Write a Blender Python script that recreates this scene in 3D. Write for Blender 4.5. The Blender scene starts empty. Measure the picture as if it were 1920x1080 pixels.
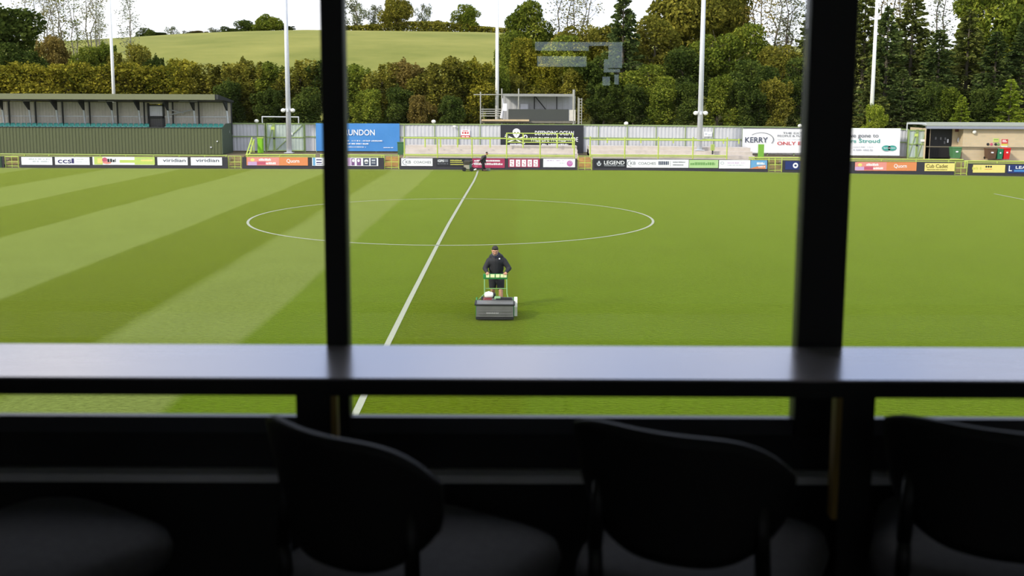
import bpy, bmesh, math, random
import numpy as np
from mathutils import Vector, Matrix

random.seed(7)
SC = bpy.context.scene
COL = SC.collection

# ------------------------------------------------------------------ camera
FPX, CAM, PITCH, ROLL, CY = 1936.155, Vector((2.7365, -47.275, 5.39)), 0.1349, -0.0041, 450.0
cp, sp, cr, sr = math.cos(PITCH), math.sin(PITCH), math.cos(ROLL), math.sin(ROLL)
FW = Vector((0, cp, -sp)); RT0 = Vector((1, 0, 0)); DN0 = FW.cross(RT0)
RT = cr * RT0 + sr * DN0
DN = -sr * RT0 + cr * DN0
cam_data = bpy.data.cameras.new('camera')
cam = bpy.data.objects.new('camera', cam_data); COL.objects.link(cam)
cam_data.sensor_width = 36.0
cam_data.lens = FPX / 1920 * 36.0
cam_data.shift_y = -(540 - CY) / 1920
cam_data.clip_start, cam_data.clip_end = 0.05, 2000
cam_data.dof.use_dof = True
cam_data.dof.focus_distance = 32.0
cam_data.dof.aperture_fstop = 4.0
M = Matrix.Identity(4)
for i in range(3):
    M[i][0], M[i][1], M[i][2], M[i][3] = RT[i], -DN[i], -FW[i], CAM[i]
cam.matrix_world = M
SC.camera = cam

# ------------------------------------------------------------------ exposure, sky, sun
vs = SC.view_settings
vs.view_transform = 'Standard'; vs.look = 'None'; vs.exposure = 0.0; vs.gamma = 1.0; vs.use_curve_mapping = False
SC.cycles.use_denoising = True
SC.cycles.max_bounces = 8
SC.cycles.transparent_max_bounces = 16

world = bpy.data.worlds.new('sky'); SC.world = world; world.use_nodes = True
wn = world.node_tree.nodes; wl = world.node_tree.links; wn.clear()
wo = wn.new('ShaderNodeOutputWorld'); bg = wn.new('ShaderNodeBackground'); wl.new(bg.outputs[0], wo.inputs[0])
tc = wn.new('ShaderNodeTexCoord'); mp = wn.new('ShaderNodeMapping'); wl.new(tc.outputs['Generated'], mp.inputs[0])
mp.inputs['Scale'].default_value = (2.2, 2.2, 5.0); mp.inputs['Location'].default_value = (3.1, 0.4, 1.3)
nz = wn.new('ShaderNodeTexNoise'); nz.inputs['Scale'].default_value = 1.5; nz.inputs['Detail'].default_value = 6
wl.new(mp.outputs[0], nz.inputs[0])
cr_ = wn.new('ShaderNodeValToRGB'); wl.new(nz.outputs[0], cr_.inputs[0])
e = cr_.color_ramp.elements
e[0].position = 0.40; e[0].color = (0.40, 0.53, 0.84, 1)
e[1].position = 0.55; e[1].color = (1.0, 0.99, 1.02, 1)
sz_ = wn.new('ShaderNodeSeparateXYZ'); wl.new(tc.outputs['Generated'], sz_.inputs[0])      # bright haze low over the hill, broken cloud above
hz_ = wn.new('ShaderNodeMapRange'); hz_.inputs[1].default_value = 0.07; hz_.inputs[2].default_value = 0.20; hz_.inputs[3].default_value = 0.75; hz_.inputs[4].default_value = 0.0; wl.new(sz_.outputs[2], hz_.inputs[0])
mxs = wn.new('ShaderNodeMix'); mxs.data_type = 'RGBA'; wl.new(hz_.outputs[0], mxs.inputs[0]); wl.new(cr_.outputs[0], mxs.inputs[6]); mxs.inputs[7].default_value = (0.96, 0.97, 1.0, 1)
wl.new(mxs.outputs[2], bg.inputs[0]); bg.inputs[1].default_value = 1.6

sun_d = bpy.data.lights.new('sun', 'SUN'); sun_d.energy = 3.6; sun_d.angle = math.radians(7); sun_d.color = (1.0, 0.93, 0.78)
sun = bpy.data.objects.new('sun', sun_d); COL.objects.link(sun)
sun.rotation_euler = Vector((-0.66, -0.52, 0.56)).to_track_quat('Z', 'Y').to_euler()

# ------------------------------------------------------------------ helpers
def P(x, y, Y):
    """point of the vertical plane at world Y seen at photo pixel x, y"""
    d = FW + RT * ((x - 960) / FPX) + DN * ((y - CY) / FPX)
    return CAM + d * ((Y - CAM.y) / d.y)
def PX(x, Y): return P(x, 250, Y).x
def PZ(x, y, Y): return P(x, y, Y).z
def zg(X): return -0.30 * max(0.0, min(1.6, (X - 12) / 27)) ** 1.2     # the field falls off a little to the right

def lin(c):
    return tuple(((v / 255) / 12.92 if v / 255 <= 0.04045 else ((v / 255 + 0.055) / 1.055) ** 2.4) for v in c)
MATS = {}
def mat(name, rgb, rough=0.6, var=0.08, scale=6.0, metal=0.0, spec=0.5, bump=0.0, linear=False):
    if name in MATS: return MATS[name]
    m = bpy.data.materials.new(name); m.use_nodes = True
    n = m.node_tree.nodes; l = m.node_tree.links; b = n['Principled BSDF']
    c = rgb if linear else lin(rgb)
    b.inputs['Roughness'].default_value = rough; b.inputs['Metallic'].default_value = metal
    b.inputs['Specular IOR Level'].default_value = spec
    t = n.new('ShaderNodeTexCoord'); z = n.new('ShaderNodeTexNoise'); z.inputs['Scale'].default_value = scale; z.inputs['Detail'].default_value = 4
    l.new(t.outputs['Object'], z.inputs[0])
    r = n.new('ShaderNodeValToRGB'); l.new(z.outputs[0], r.inputs[0])
    r.color_ramp.elements[0].position = 0.3; r.color_ramp.elements[1].position = 0.7
    r.color_ramp.elements[0].color = (*[v * (1 - var) for v in c], 1)
    r.color_ramp.elements[1].color = (*[min(1, v * (1 + var)) for v in c], 1)
    l.new(r.outputs[0], b.inputs['Base Color'])
    if bump:
        bp = n.new('ShaderNodeBump'); bp.inputs['Strength'].default_value = bump; bp.inputs['Distance'].default_value = 0.02
        l.new(z.outputs[0], bp.inputs['Height']); l.new(bp.outputs[0], b.inputs['Normal'])
    MATS[name] = m
    return m

class MB:
    """collects shapes and links them as ONE mesh object"""
    def __init__(s): s.v = []; s.f = []; s.m = []; s.mi = 0
    def add(s, vs_, fs_):
        o = len(s.v); s.v += [tuple(p) for p in vs_]
        for f in fs_: s.f.append(tuple(i + o for i in f)); s.m.append(s.mi)
        return s
    def box(s, c, d, rz=0.0, R=None, bev=0.0):
        x, y, z = d[0] / 2, d[1] / 2, d[2] / 2
        if bev:
            bm = bmesh.new(); bmesh.ops.create_cube(bm, size=1)
            for v in bm.verts: v.co = Vector((v.co.x * d[0], v.co.y * d[1], v.co.z * d[2]))
            bmesh.ops.bevel(bm, geom=bm.edges[:], offset=bev, segments=2, affect='EDGES', profile=0.5)
            bm.verts.index_update(); q = [v.co.copy() for v in bm.verts]; fs = [[v.index for v in f.verts] for f in bm.faces]; bm.free()
        else:
            q = [Vector((a * x, b * y, g * z)) for g in (-1, 1) for b in (-1, 1) for a in (-1, 1)]
            fs = [(0, 2, 3, 1), (4, 5, 7, 6), (0, 1, 5, 4), (2, 6, 7, 3), (0, 4, 6, 2), (1, 3, 7, 5)]
        R = R or Matrix.Rotation(rz, 3, 'Z')
        return s.add([R @ p + Vector(c) for p in q], fs)
    def span(s, a, b):
        return s.box([(a[i] + b[i]) / 2 for i in range(3)], [abs(b[i] - a[i]) for i in range(3)])
    def tube(s, p0, p1, r0, r1=None, n=10):
        p0, p1 = Vector(p0), Vector(p1); r1 = r0 if r1 is None else r1
        q = (p1 - p0).to_track_quat('Z', 'Y').to_matrix()
        vs_ = []
        for p, r in ((p0, r0), (p1, r1)):
            vs_ += [p + q @ Vector((r * math.cos(2 * math.pi * i / n), r * math.sin(2 * math.pi * i / n), 0)) for i in range(n)]
        fs = [(i, (i + 1) % n, n + (i + 1) % n, n + i) for i in range(n)] + [tuple(reversed(range(n))), tuple(range(n, 2 * n))]
        return s.add(vs_, fs)
    def path(s, pts, r, n=8):
        for a, b in zip(pts[:-1], pts[1:]): s.tube(a, b, r, r, n)
        for p in pts[1:-1]: s.ball(p, (r, r, r), 6, n)
        return s
    def ball(s, c, r, rings=8, n=12, R=None):
        r = (r, r, r) if not hasattr(r, '__len__') else r
        R = R or Matrix.Identity(3); c = Vector(c)
        vs_ = [c + R @ Vector((0, 0, r[2]))]
        for j in range(1, rings):
            t = math.pi * j / rings
            vs_ += [c + R @ Vector((r[0] * math.sin(t) * math.cos(2 * math.pi * i / n), r[1] * math.sin(t) * math.sin(2 * math.pi * i / n), r[2] * math.cos(t))) for i in range(n)]
        vs_.append(c + R @ Vector((0, 0, -r[2])))
        fs = [(0, 1 + i, 1 + (i + 1) % n) for i in range(n)]
        for j in range(rings - 2):
            a, b = 1 + j * n, 1 + (j + 1) * n
            fs += [(a + i, b + i, b + (i + 1) % n, a + (i + 1) % n) for i in range(n)]
        a = 1 + (rings - 2) * n; fs += [(len(vs_) - 1, a + (i + 1) % n, a + i) for i in range(n)]
        return s.add(vs_, fs)
    def limb(s, p0, p1, r0, r1, n=14):
        s.tube(p0, p1, r0, r1, n); s.ball(p0, r0, 8, n); s.ball(p1, r1, 8, n); return s
    def prism(s, poly, p_of, depth):
        """polygon (list of 2D points) placed by p_of(u, v) -> 3D and given thickness 'depth' (a vector)"""
        n = len(poly); a = [Vector(p_of(*q)) for q in poly]; d = Vector(depth)
        return s.add(a + [p + d for p in a], [tuple(range(n)), tuple(reversed(range(n, 2 * n)))] + [(i, n + i, n + (i + 1) % n, (i + 1) % n) for i in range(n)])
    def quad(s, a, b, c, d): return s.add([a, b, c, d], [(0, 1, 2, 3)])
    def build(s, name, m, parent=None, smooth=False):
        off = Vector((0, 0, 0)); q = parent
        while q is not None: off += q.location; q = q.parent
        me = bpy.data.meshes.new(name)
        me.from_pydata([(a - off.x, b - off.y, c - off.z) for a, b, c in s.v], [], s.f)
        ms = m if isinstance(m, (list, tuple)) else [m]
        for k in ms: me.materials.append(k)
        if len(ms) > 1: me.polygons.foreach_set('material_index', s.m)
        if smooth: me.polygons.foreach_set('use_smooth', [True] * len(me.polygons))
        me.update()
        o = bpy.data.objects.new(name, me); COL.objects.link(o)
        if parent is not None: o.parent = parent
        return o

def tag(o, label=None, cat=None, group=None, kind=None):
    if label: o['label'] = label
    if cat: o['category'] = cat
    if group: o['group'] = group
    if kind: o['kind'] = kind
    return o
def thing(name, loc, label, cat, group=None):
    o = bpy.data.objects.new(name, None); COL.objects.link(o); o.location = loc; o.empty_display_size = 0.2
    return tag(o, label, cat, group)
def copy_tree(o, parent=None):
    c = o.copy(); COL.objects.link(c)
    if parent is not None: c.parent = parent
    for ch in [k for k in o.children]: copy_tree(ch, c)
    return c
def struct(name, mb, m, smooth=False): return tag(mb.build(name, m, None, smooth), kind='structure')

_txt = {}
def text_geo(body):
    if body in _txt: return _txt[body]
    cu = bpy.data.curves.new('t', 'FONT'); cu.body = body; cu.resolution_u = 3; cu.offset = 0.012
    o = bpy.data.objects.new('t', cu); me = o.to_mesh()
    vs_ = [v.co.copy() for v in me.vertices]; fs = [tuple(p.vertices) for p in me.polygons]
    o.to_mesh_clear(); bpy.data.objects.remove(o); bpy.data.curves.remove(cu)
    x0 = min(v.x for v in vs_); x1 = max(v.x for v in vs_); y0 = min(v.y for v in vs_); y1 = max(v.y for v in vs_)
    _txt[body] = ([((v.x - x0) / (x1 - x0), (v.y - y0) / (y1 - y0)) for v in vs_], fs)
    return _txt[body]
def write(mb, body, x0, x1, z0, z1, Y):
    uv, fs = text_geo(body)
    mb.add([(x0 + u * (x1 - x0), Y, z0 + w * (z1 - z0)) for u, w in uv], fs)
def plate(mb, x0, x1, z0, z1, Y): mb.quad((x0, Y, z0), (x1, Y, z0), (x1, Y, z1), (x0, Y, z1))
def disc(mb, x, z, rx, rz, Y, n=20, r_in=0.0, a0=0.0, a1=2 * math.pi):
    for i in range(n):
        t, u = a0 + (a1 - a0) * i / n, a0 + (a1 - a0) * (i + 1) / n
        q = lambda k, w: (x + k * rx * math.cos(w), Y, z + k * rz * math.sin(w))
        if r_in: mb.quad(q(r_in, t), q(r_in, u), q(1, u), q(1, t))
        else: mb.add([(x, Y, z), q(1, t), q(1, u)], [(0, 1, 2)])

# ------------------------------------------------------------------ materials
grass_green = mat('railing_lime', (184, 202, 92), 0.45, 0.05)
rail_dim = mat('railing_faded', (160, 178, 92), 0.5, 0.08)
black_board = mat('board_black', (52, 50, 58), 0.55, 0.1)
white_pvc = mat('board_white', (238, 238, 244), 0.5, 0.03)
steel = mat('galvanised', (200, 203, 206), 0.4, 0.06, metal=0.3)
pole_white = mat('pole_white', (252, 251, 246), 0.45, 0.04)
pole_grey = mat('pole_grey', (214, 216, 222), 0.45, 0.05)
concrete = mat('terrace_concrete', (196, 186, 178), 0.85, 0.10, 2.0)
gravel = mat('bank_gravel', (112, 100, 74), 0.95, 0.25, 3.0)
clad_olive = mat('cladding_olive', (88, 94, 62), 0.55, 0.06)
clad_side = mat('cladding_side', (66, 80, 62), 0.55, 0.06)
clad_grey = mat('cladding_grey', (200, 200, 205), 0.5, 0.06, 1.2)
clad_back = mat('cladding_back', (212, 205, 192), 0.55, 0.06)
dark_steel = mat('dark_steel', (46, 48, 48), 0.55, 0.1)
roof_olive = mat('roof_olive', (116, 118, 88), 0.6, 0.06)
teal = mat('seat_teal', (38, 140, 128), 0.35, 0.08)
teal_light = mat('seat_teal_pale', (96, 168, 160), 0.35, 0.08)  # lighter teal for the seat pans
rubber = mat('rubber', (24, 24, 24), 0.7, 0.1)
timber = mat('timber', (176, 140, 84), 0.8, 0.18, 4.0)

def ink(name, rgb): return mat('ink_' + name, rgb, 0.5, 0.03)
INK = {k: ink(k, v) for k, v in dict(white=(244, 244, 248), navy=(52, 44, 108), grey=(120, 122, 130), pale=(196, 200, 208), dark=(40, 40, 46), yellow=(208, 204, 96),
    lime=(196, 214, 110), orange=(226, 140, 88), pink=(232, 150, 140), rose=(200, 92, 118), purple=(126, 84, 138), red=(200, 60, 64), crimson=(172, 54, 92), cream=(236, 220, 130), brown=(92, 72, 20),
    blue=(70, 138, 208), deep=(34, 50, 112), bottle=(36, 64, 44), green=(112, 160, 90), mint=(180, 212, 150), teal=(70, 160, 150), sky=(110, 168, 214), lilac=(206, 170, 214), black=(36, 36, 44), magenta=(198, 110, 176), slate=(72, 78, 100)).items()}
INKS = list(INK.keys()); INKM = [INK[k] for k in INKS]
def use(mb, k): mb.mi = INKS.index(k)
def compact(mb):
    used = sorted(set(mb.m)); mp_ = {u: i for i, u in enumerate(used)}
    mb.m = [mp_[k] for k in mb.m]
    return [INKM[u] for u in used]

# ------------------------------------------------------------------ the pitch
def grass_material():
    m = bpy.data.materials.new('mown_turf'); m.use_nodes = True
    n = m.node_tree.nodes; l = m.node_tree.links; b = n['Principled BSDF']
    b.inputs['Roughness'].default_value = 0.9; b.inputs['Specular IOR Level'].default_value = 0.0
    b.inputs['Sheen Weight'].default_value = 0.9; b.inputs['Sheen Roughness'].default_value = 0.16; b.inputs['Sheen Tint'].default_value = (0.86, 0.97, 0.20, 1)
    t = n.new('ShaderNodeTexCoord'); sx = n.new('ShaderNodeSeparateXYZ'); l.new(t.outputs['Object'], sx.inputs[0])
    wob = n.new('ShaderNodeTexNoise'); wob.inputs['Scale'].default_value = 0.12; l.new(t.outputs['Object'], wob.inputs[0])
    md = n.new('ShaderNodeMath'); md.operation = 'MULTIPLY_ADD'; md.inputs[1].default_value = 0.5; l.new(wob.outputs[0], md.inputs[0]); l.new(sx.outputs[0], md.inputs[2])
    mr = n.new('ShaderNodeMapRange'); l.new(md.outputs[0], mr.inputs[0])
    mr.inputs[1].default_value = -39.75; mr.inputs[2].default_value = 20.25
    rp = n.new('ShaderNodeValToRGB'); l.new(mr.outputs[0], rp.inputs[0]); rp.color_ramp.interpolation = 'LINEAR'
    light, dark, mid = (0.120, 0.154, 0.036), (0.058, 0.086, 0.001), (0.067, 0.113, 0.004)
    deep = (0.060, 0.093, 0.001)
    st = [(-39.9, light), (-34.0, dark), (-28.3, light), (-22.8, dark), (-17.1, light), (-11.0, dark), (-6.5, light), (-3.35, mid), (0.02, deep), (2.95, mid)]
    els = rp.color_ramp.elements
    while len(els) > 1: els.remove(els[-1])
    f = lambda x: (x + 40.0) / 60.0
    els[0].position = 0; els[0].color = (*st[0][1], 1)
    for (x, c), (_, pc) in zip(st[1:], st[:-1]):
        a = els.new(f(x) - 0.0012); a.color = (*pc, 1)
        a = els.new(f(x) + 0.0012); a.color = (*c, 1)
    mp_ = n.new('ShaderNodeMapping'); mp_.inputs['Scale'].default_value = (5.0, 9.0, 1.0); l.new(t.outputs['Object'], mp_.inputs[0])
    n1 = n.new('ShaderNodeTexNoise'); n1.inputs['Scale'].default_value = 1.6; n1.inputs['Detail'].default_value = 6; n1.inputs['Roughness'].default_value = 0.7; l.new(mp_.outputs[0], n1.inputs[0])
    n2 = n.new('ShaderNodeTexNoise'); n2.inputs['Scale'].default_value = 0.45; n2.inputs['Detail'].default_value = 4; l.new(t.outputs['Object'], n2.inputs[0])
    h1 = n.new('ShaderNodeMapRange'); l.new(n1.outputs[0], h1.inputs[0]); h1.inputs[1].default_value = 0.25; h1.inputs[2].default_value = 0.75; h1.inputs[3].default_value = 0.45; h1.inputs[4].default_value = 1.55
    h2 = n.new('ShaderNodeMapRange'); l.new(n2.outputs[0], h2.inputs[0]); h2.inputs[1].default_value = 0.3; h2.inputs[2].default_value = 0.7; h2.inputs[3].default_value = 0.93; h2.inputs[4].default_value = 1.07
    mu = n.new('ShaderNodeMath'); mu.operation = 'MULTIPLY'; l.new(h1.outputs[0], mu.inputs[0]); l.new(h2.outputs[0], mu.inputs[1])
    vm = n.new('ShaderNodeVectorMath'); vm.operation = 'SCALE'; l.new(rp.outputs[0], vm.inputs[0]); l.new(mu.outputs[0], vm.inputs['Scale'])
    l.new(vm.outputs[0], b.inputs['Base Color'])
    bp = n.new('ShaderNodeBump'); bp.inputs['Strength'].default_value = 0.5; bp.inputs['Distance'].default_value = 0.03
    l.new(n1.outputs[0], bp.inputs['Height']); l.new(bp.outputs[0], b.inputs['Normal'])
    return m
mb = MB(); xs = [-90, -60] + list(range(-40, 61, 2)) + [80]; ysg = [-42, -30, -10, 10, 32.95]
for x in xs:
    for y in ysg: mb.v.append((x, y, zg(x)))
k = len(ysg)
for i in range(len(xs) - 1):
    for j in range(k - 1): mb.f.append((i * k + j, (i + 1) * k + j, (i + 1) * k + j + 1, i * k + j + 1)); mb.m.append(0)
struct('pitch_ground', mb, grass_material(), True)

line_white = mat('line_paint', (160, 164, 142), 0.9, 0.10, 30.0)
def ribbon(name, pts, w):
    mb = MB(); n = len(pts)
    for i, p in enumerate(pts):
        a, b = pts[max(0, i - 1)], pts[min(n - 1, i + 1)]
        d = Vector((b[0] - a[0], b[1] - a[1])).normalized(); q = Vector((-d.y, d.x)) * w / 2
        mb.v += [(p[0] + q.x, p[1] + q.y, zg(p[0]) + 0.006), (p[0] - q.x, p[1] - q.y, zg(p[0]) + 0.006)]
    for i in range(n - 1): mb.f.append((2 * i, 2 * i + 1, 2 * i + 3, 2 * i + 2)); mb.m.append(0)
    return struct(name, mb, line_white)
ribbon('halfway_line', [(0.10, 31.9), (0.16, 27), (0.17, 21.4), (0.05, 9), (-0.04, -2.4), (-0.05, -9.4), (-0.04, -19.5), (-0.02, -24.8), (0.04, -29.5), (0.04, -32)], 0.135)
ribbon('centre_circle_line', [(9.15 * math.cos(2 * math.pi * i / 120) , 9.15 * math.sin(2 * math.pi * i / 120)) for i in range(121)], 0.115)
ribbon('touchline', [(-60, 32), (0, 32), (20, 32), (60, 32)], 0.12)
ribbon('penalty_area_line', [(32.35, 16.0), (32.4, 0), (32.4, -16)], 0.12)

# ------------------------------------------------------------------ ground behind the boards and the hill
mb = MB(); prof = [(32.95, -0.02), (33.7, 0.02), (34.6, 0.45), (36.2, 0.80), (40.9, 0.90), (43.0, 1.0)]
xs = [-90] + list(range(-44, 62, 4)) + [80]
for x in xs:
    for y, z in prof: mb.v.append((x, y, z + zg(x)))
k = len(prof)
for i in range(len(xs) - 1):
    for j in range(k - 1): mb.f.append((i * k + j, (i + 1) * k + j, (i + 1) * k + j + 1, i * k + j + 1)); mb.m.append(0)
struct('bank_ground', mb, gravel)

def crest(X):
    pts = [(-200, 12), (-120, 16.5), (-89, 18.3), (-63, 20.2), (-43, 21.0), (-1, 20.6), (60, 18), (200, 10)]
    for (a, za), (b, zb) in zip(pts[:-1], pts[1:]):
        if X <= b: return za + (zb - za) * max(0, (X - a)) / (b - a)
    return pts[-1][1]
def hz(X, Y):
    if Y <= 43: return 1.0 + zg(X)
    t = min(1, (Y - 43) / 157); z = 1.0 + zg(X) * (1 - t) + (crest(X) - 1.0) * (1 - (1 - t) ** 1.6)
    return z - max(0, Y - 200) * 0.12
hill_m = bpy.data.materials.new('meadow'); hill_m.use_nodes = True
n = hill_m.node_tree.nodes; l = hill_m.node_tree.links; b = n['Principled BSDF']; b.inputs['Roughness'].default_value = 0.95; b.inputs['Specular IOR Level'].default_value = 0.1
t = n.new('ShaderNodeTexCoord'); z1 = n.new('ShaderNodeTexNoise'); z1.inputs['Scale'].default_value = 0.05; z1.inputs['Detail'].default_value = 9; z1.inputs['Roughness'].default_value = 0.68
l.new(t.outputs['Object'], z1.inputs[0]); r = n.new('ShaderNodeValToRGB'); l.new(z1.outputs[0], r.inputs[0])
r.color_ramp.elements[0].position = 0.32; r.color_ramp.elements[0].color = (0.165, 0.185, 0.036, 1)
r.color_ramp.elements[1].position = 0.68; r.color_ramp.elements[1].color = (0.290, 0.280, 0.070, 1)
l.new(r.outputs[0], b.inputs['Base Color'])
mb = MB(); xs = [-220 + 12 * i for i in range(36)]; ysh = [43, 50, 60, 75, 90, 110, 130, 150, 170, 185, 200, 215, 240, 300]
for x in xs:
    for y in ysh: mb.v.append((x, y, hz(x, y) - (0.05 if y < 44 else 0)))
k = len(ysh)
for i in range(len(xs) - 1):
    for j in range(k - 1): mb.f.append((i * k + j, (i + 1) * k + j, (i + 1) * k + j + 1, i * k + j + 1)); mb.m.append(0)
struct('hill_ground', mb, hill_m, True)

# ------------------------------------------------------------------ the room the photograph is taken from
GY = CAM.y + 2.10                    # glass plane
FZ = CAM.z - 1.55                    # room floor
dark_frame = mat('frame_black', (15, 15, 16), 0.55, 0.1)
dark_wall = mat('room_wall', (206, 204, 200), 0.8, 0.08)
panel_m = mat('panel_under_window', (36, 36, 37), 0.6, 0.1)
RX0, RX1, RY0, RZ1 = -3.0, 8.8, CAM.y - 3.6, FZ + 2.65
ZB, ZT = CAM.z - 0.660, CAM.z + 0.95    # glass bottom / top
mx = [CAM.x + v for v in (-5.36, -4.36, -3.36, -2.36, -1.36, -0.3594, 0.6366, 1.64, 2.64, 3.64, 4.64, 5.64)]  # bays beyond the middle three are unseen, added to let in more daylight
mw = [0.09, 0.045, 0.09, 0.045, 0.09, 0.0453, 0.093, 0.045, 0.09, 0.045, 0.09, 0.09]
def shell(name, a, b, m=dark_wall):
    q = MB(); q.span(a, b); return struct(name, q, m)
shell('floor', (RX0, RY0, FZ - 0.2), (RX1, GY + 0.1, FZ), mat('room_floor', (120, 110, 100), 0.5, 0.15))
shell('ceiling', (RX0, RY0, RZ1), (RX1, GY + 0.1, RZ1 + 0.2))
shell('wall_left', (RX0 - 0.2, RY0, FZ - 0.2), (RX0, GY + 0.1, RZ1 + 0.2))
shell('wall_right', (RX1, RY0, FZ - 0.2), (RX1 + 0.2, GY + 0.1, RZ1 + 0.2))
q = MB(); cz0, cz1 = CAM.z + 0.84, CAM.z + 1.06          # back wall with high openings added to brighten the room, above any mirrored view
q.span((RX0 - 0.2, RY0 - 0.2, FZ - 0.2), (RX1 + 0.2, RY0, cz0)); q.span((RX0 - 0.2, RY0 - 0.2, cz1), (RX1 + 0.2, RY0, RZ1 + 0.2))
for k in range(7):
    x = RX0 + (RX1 - RX0) * k / 6; q.span((x - 0.12, RY0 - 0.2, cz0), (x + 0.12, RY0, cz1))
struct('wall_back', q, dark_wall)
q = MB()                                            # outside wall with the window opening
q.span((RX0, GY, FZ - 0.2), (RX1, GY + 0.1, ZB - 0.035)); q.span((RX0, GY, ZT), (RX1, GY + 0.1, RZ1 + 0.2))
q.span((RX0, GY, ZB - 0.035), (mx[0] - 0.05, GY + 0.1, ZT)); q.span((mx[-1] + 0.05, GY, ZB - 0.035), (RX1, GY + 0.1, ZT))
struct('wall_front', q, panel_m)
q = MB(); q.span((RX0, GY - 0.045, CAM.z - 0.789), (RX1, GY, CAM.z - 0.773)); struct('baseboard_front', q, mat('trunking_grey', (236, 236, 242), 0.45, 0.06))
for i in range(len(mx)):
    q = MB(); q.box((mx[i], GY + 0.005, (ZB + ZT) / 2 - 0.01), (mw[i], 0.05, ZT - ZB + 0.05), bev=0.004); struct('trim_%d' % (i + 1), q, dark_frame)
glass = bpy.data.materials.new('window_glass'); glass.use_nodes = True
n = glass.node_tree.nodes; l = glass.node_tree.links; n.clear()
o_ = n.new('ShaderNodeOutputMaterial'); mix = n.new('ShaderNodeMixShader'); tr = n.new('ShaderNodeBsdfTransparent'); gl = n.new('ShaderNodeBsdfGlossy'); fr = n.new('ShaderNodeFresnel')
fr.inputs[0].default_value = 1.5; gl.inputs['Roughness'].default_value = 0.0; tr.inputs[0].default_value = (0.985, 0.99, 0.985, 1)
l.new(fr.outputs[0], mix.inputs[0]); l.new(tr.outputs[0], mix.inputs[1]); l.new(gl.outputs[0], mix.inputs[2]); l.new(mix.outputs[0], o_.inputs[0])
sill_m = mat('frame_sill', (70, 72, 78), 0.35, 0.05)
for i in range(len(mx) - 1):
    a, b_ = mx[i] + mw[i] / 2, mx[i + 1] - mw[i + 1] / 2
    w = bpy.data.objects.new('window_%d' % (i + 1), None); COL.objects.link(w); w.location = ((a + b_) / 2, GY, ZB); w['kind'] = 'structure'
    q = MB(); q.span((a, GY + 0.010, ZB - 0.01), (b_, GY + 0.012, ZT + 0.01)); q.build('pane', glass, w)
    q = MB(); q.span((a, GY - 0.006, ZB - 0.035), (b_, GY + 0.014, ZB)); q.build('window_sill', sill_m, w)
    q = MB(); q.span((a, GY - 0.01, ZT), (b_, GY + 0.05, ZT + 0.03)); q.build('window_frame', dark_frame, w)

# ledge on posts along the window
ledge_m = bpy.data.materials.new('ledge_laminate'); ledge_m.use_nodes = True
n = ledge_m.node_tree.nodes; l = ledge_m.node_tree.links; b = n['Principled BSDF']
b.inputs['Base Color'].default_value = (0.60, 0.56, 0.59, 1); b.inputs['Roughness'].default_value = 0.22; b.inputs['Metallic'].default_value = 0.6
t = n.new('ShaderNodeTexCoord'); mp_ = n.new('ShaderNodeMapping'); mp_.inputs['Scale'].default_value = (2.0, 70.0, 1.0); l.new(t.outputs['Object'], mp_.inputs[0])
z1 = n.new('ShaderNodeTexNoise'); z1.inputs['Scale'].default_value = 2.0; z1.inputs['Detail'].default_value = 4; l.new(mp_.outputs[0], z1.inputs[0])
mr = n.new('ShaderNodeMapRange'); l.new(z1.outputs[0], mr.inputs[0]); mr.inputs[3].default_value = 0.14; mr.inputs[4].default_value = 0.32; l.new(mr.outputs[0], b.inputs['Roughness'])
LZ = CAM.z - 0.501; LY = CAM.y + 1.822
root = thing('window_ledge', (CAM.x, GY - 0.1, FZ), 'long glossy dark drinks ledge running along the window sill', 'ledge')
edge_m = mat('ledge_edge', (14, 14, 15), 0.6, 0.1)
q = MB(); q.span((RX0 + 0.02, LY, LZ - 0.004), (RX1 - 0.02, GY - 0.025, LZ)); q.build('ledge_top', ledge_m, root)
q = MB(); q.span((RX0 + 0.02, LY + 0.001, LZ - 0.034), (RX1 - 0.02, GY - 0.028, LZ - 0.0045)); q.build('ledge_board', edge_m, root)
oak = mat('post_edge_lit', (150, 122, 58), 0.6, 0.15, 5.0)  # wooden edge, its pale brown stands in for the lit side of the post
for x0, x1, s in ((555, 620, 1), (1580, 1641, -1)):
    D = 1.90; a = P(x0, 760, CAM.y + D).x; b_ = P(x1, 760, CAM.y + D).x
    q = MB(); q.span((a, CAM.y + D, FZ), (b_, CAM.y + D + 0.05, LZ - 0.034)); po = q.build('post', dark_frame, root)
    e0 = b_ if s > 0 else a - 0.011
    q = MB(); q.span((e0, CAM.y + D + 0.001, CAM.z - 0.80), (e0 + 0.011, CAM.y + D + 0.030, LZ - 0.036)); tag(q.build('edge_strip', oak, po), 'thin wooden edge strip toned as the lit post side')

# wall screen behind the photographer, the one that shows in the glass
scr = bpy.data.materials.new('screen_glow'); scr.use_nodes = True
n = scr.node_tree.nodes; l = scr.node_tree.links; n.clear(); o_ = n.new('ShaderNodeOutputMaterial'); em = n.new('ShaderNodeEmission'); l.new(em.outputs[0], o_.inputs[0])
em.inputs[0].default_value = (0.72, 0.90, 1.0, 1); em.inputs[1].default_value = 2.1
Dv = 2 * 2.10 + 3.6 + 0.0
def V(x, y): return Vector((CAM.x + (x - 960) / FPX * Dv, RY0 + 0.05, CAM.z - (y - 187) / FPX * Dv))
a, c = V(996, 76), V(1168, 165)
root = thing('wall_screen', ((a.x + c.x) / 2, RY0 + 0.02, c.z), 'wide screen on the back wall reflected faintly in the middle window pane', 'screen')
q = MB(); q.span((a.x, RY0 + 0.002, c.z), (c.x, RY0 + 0.04, a.z)); q.build('screen_case', dark_frame, root)
q = MB()
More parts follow.
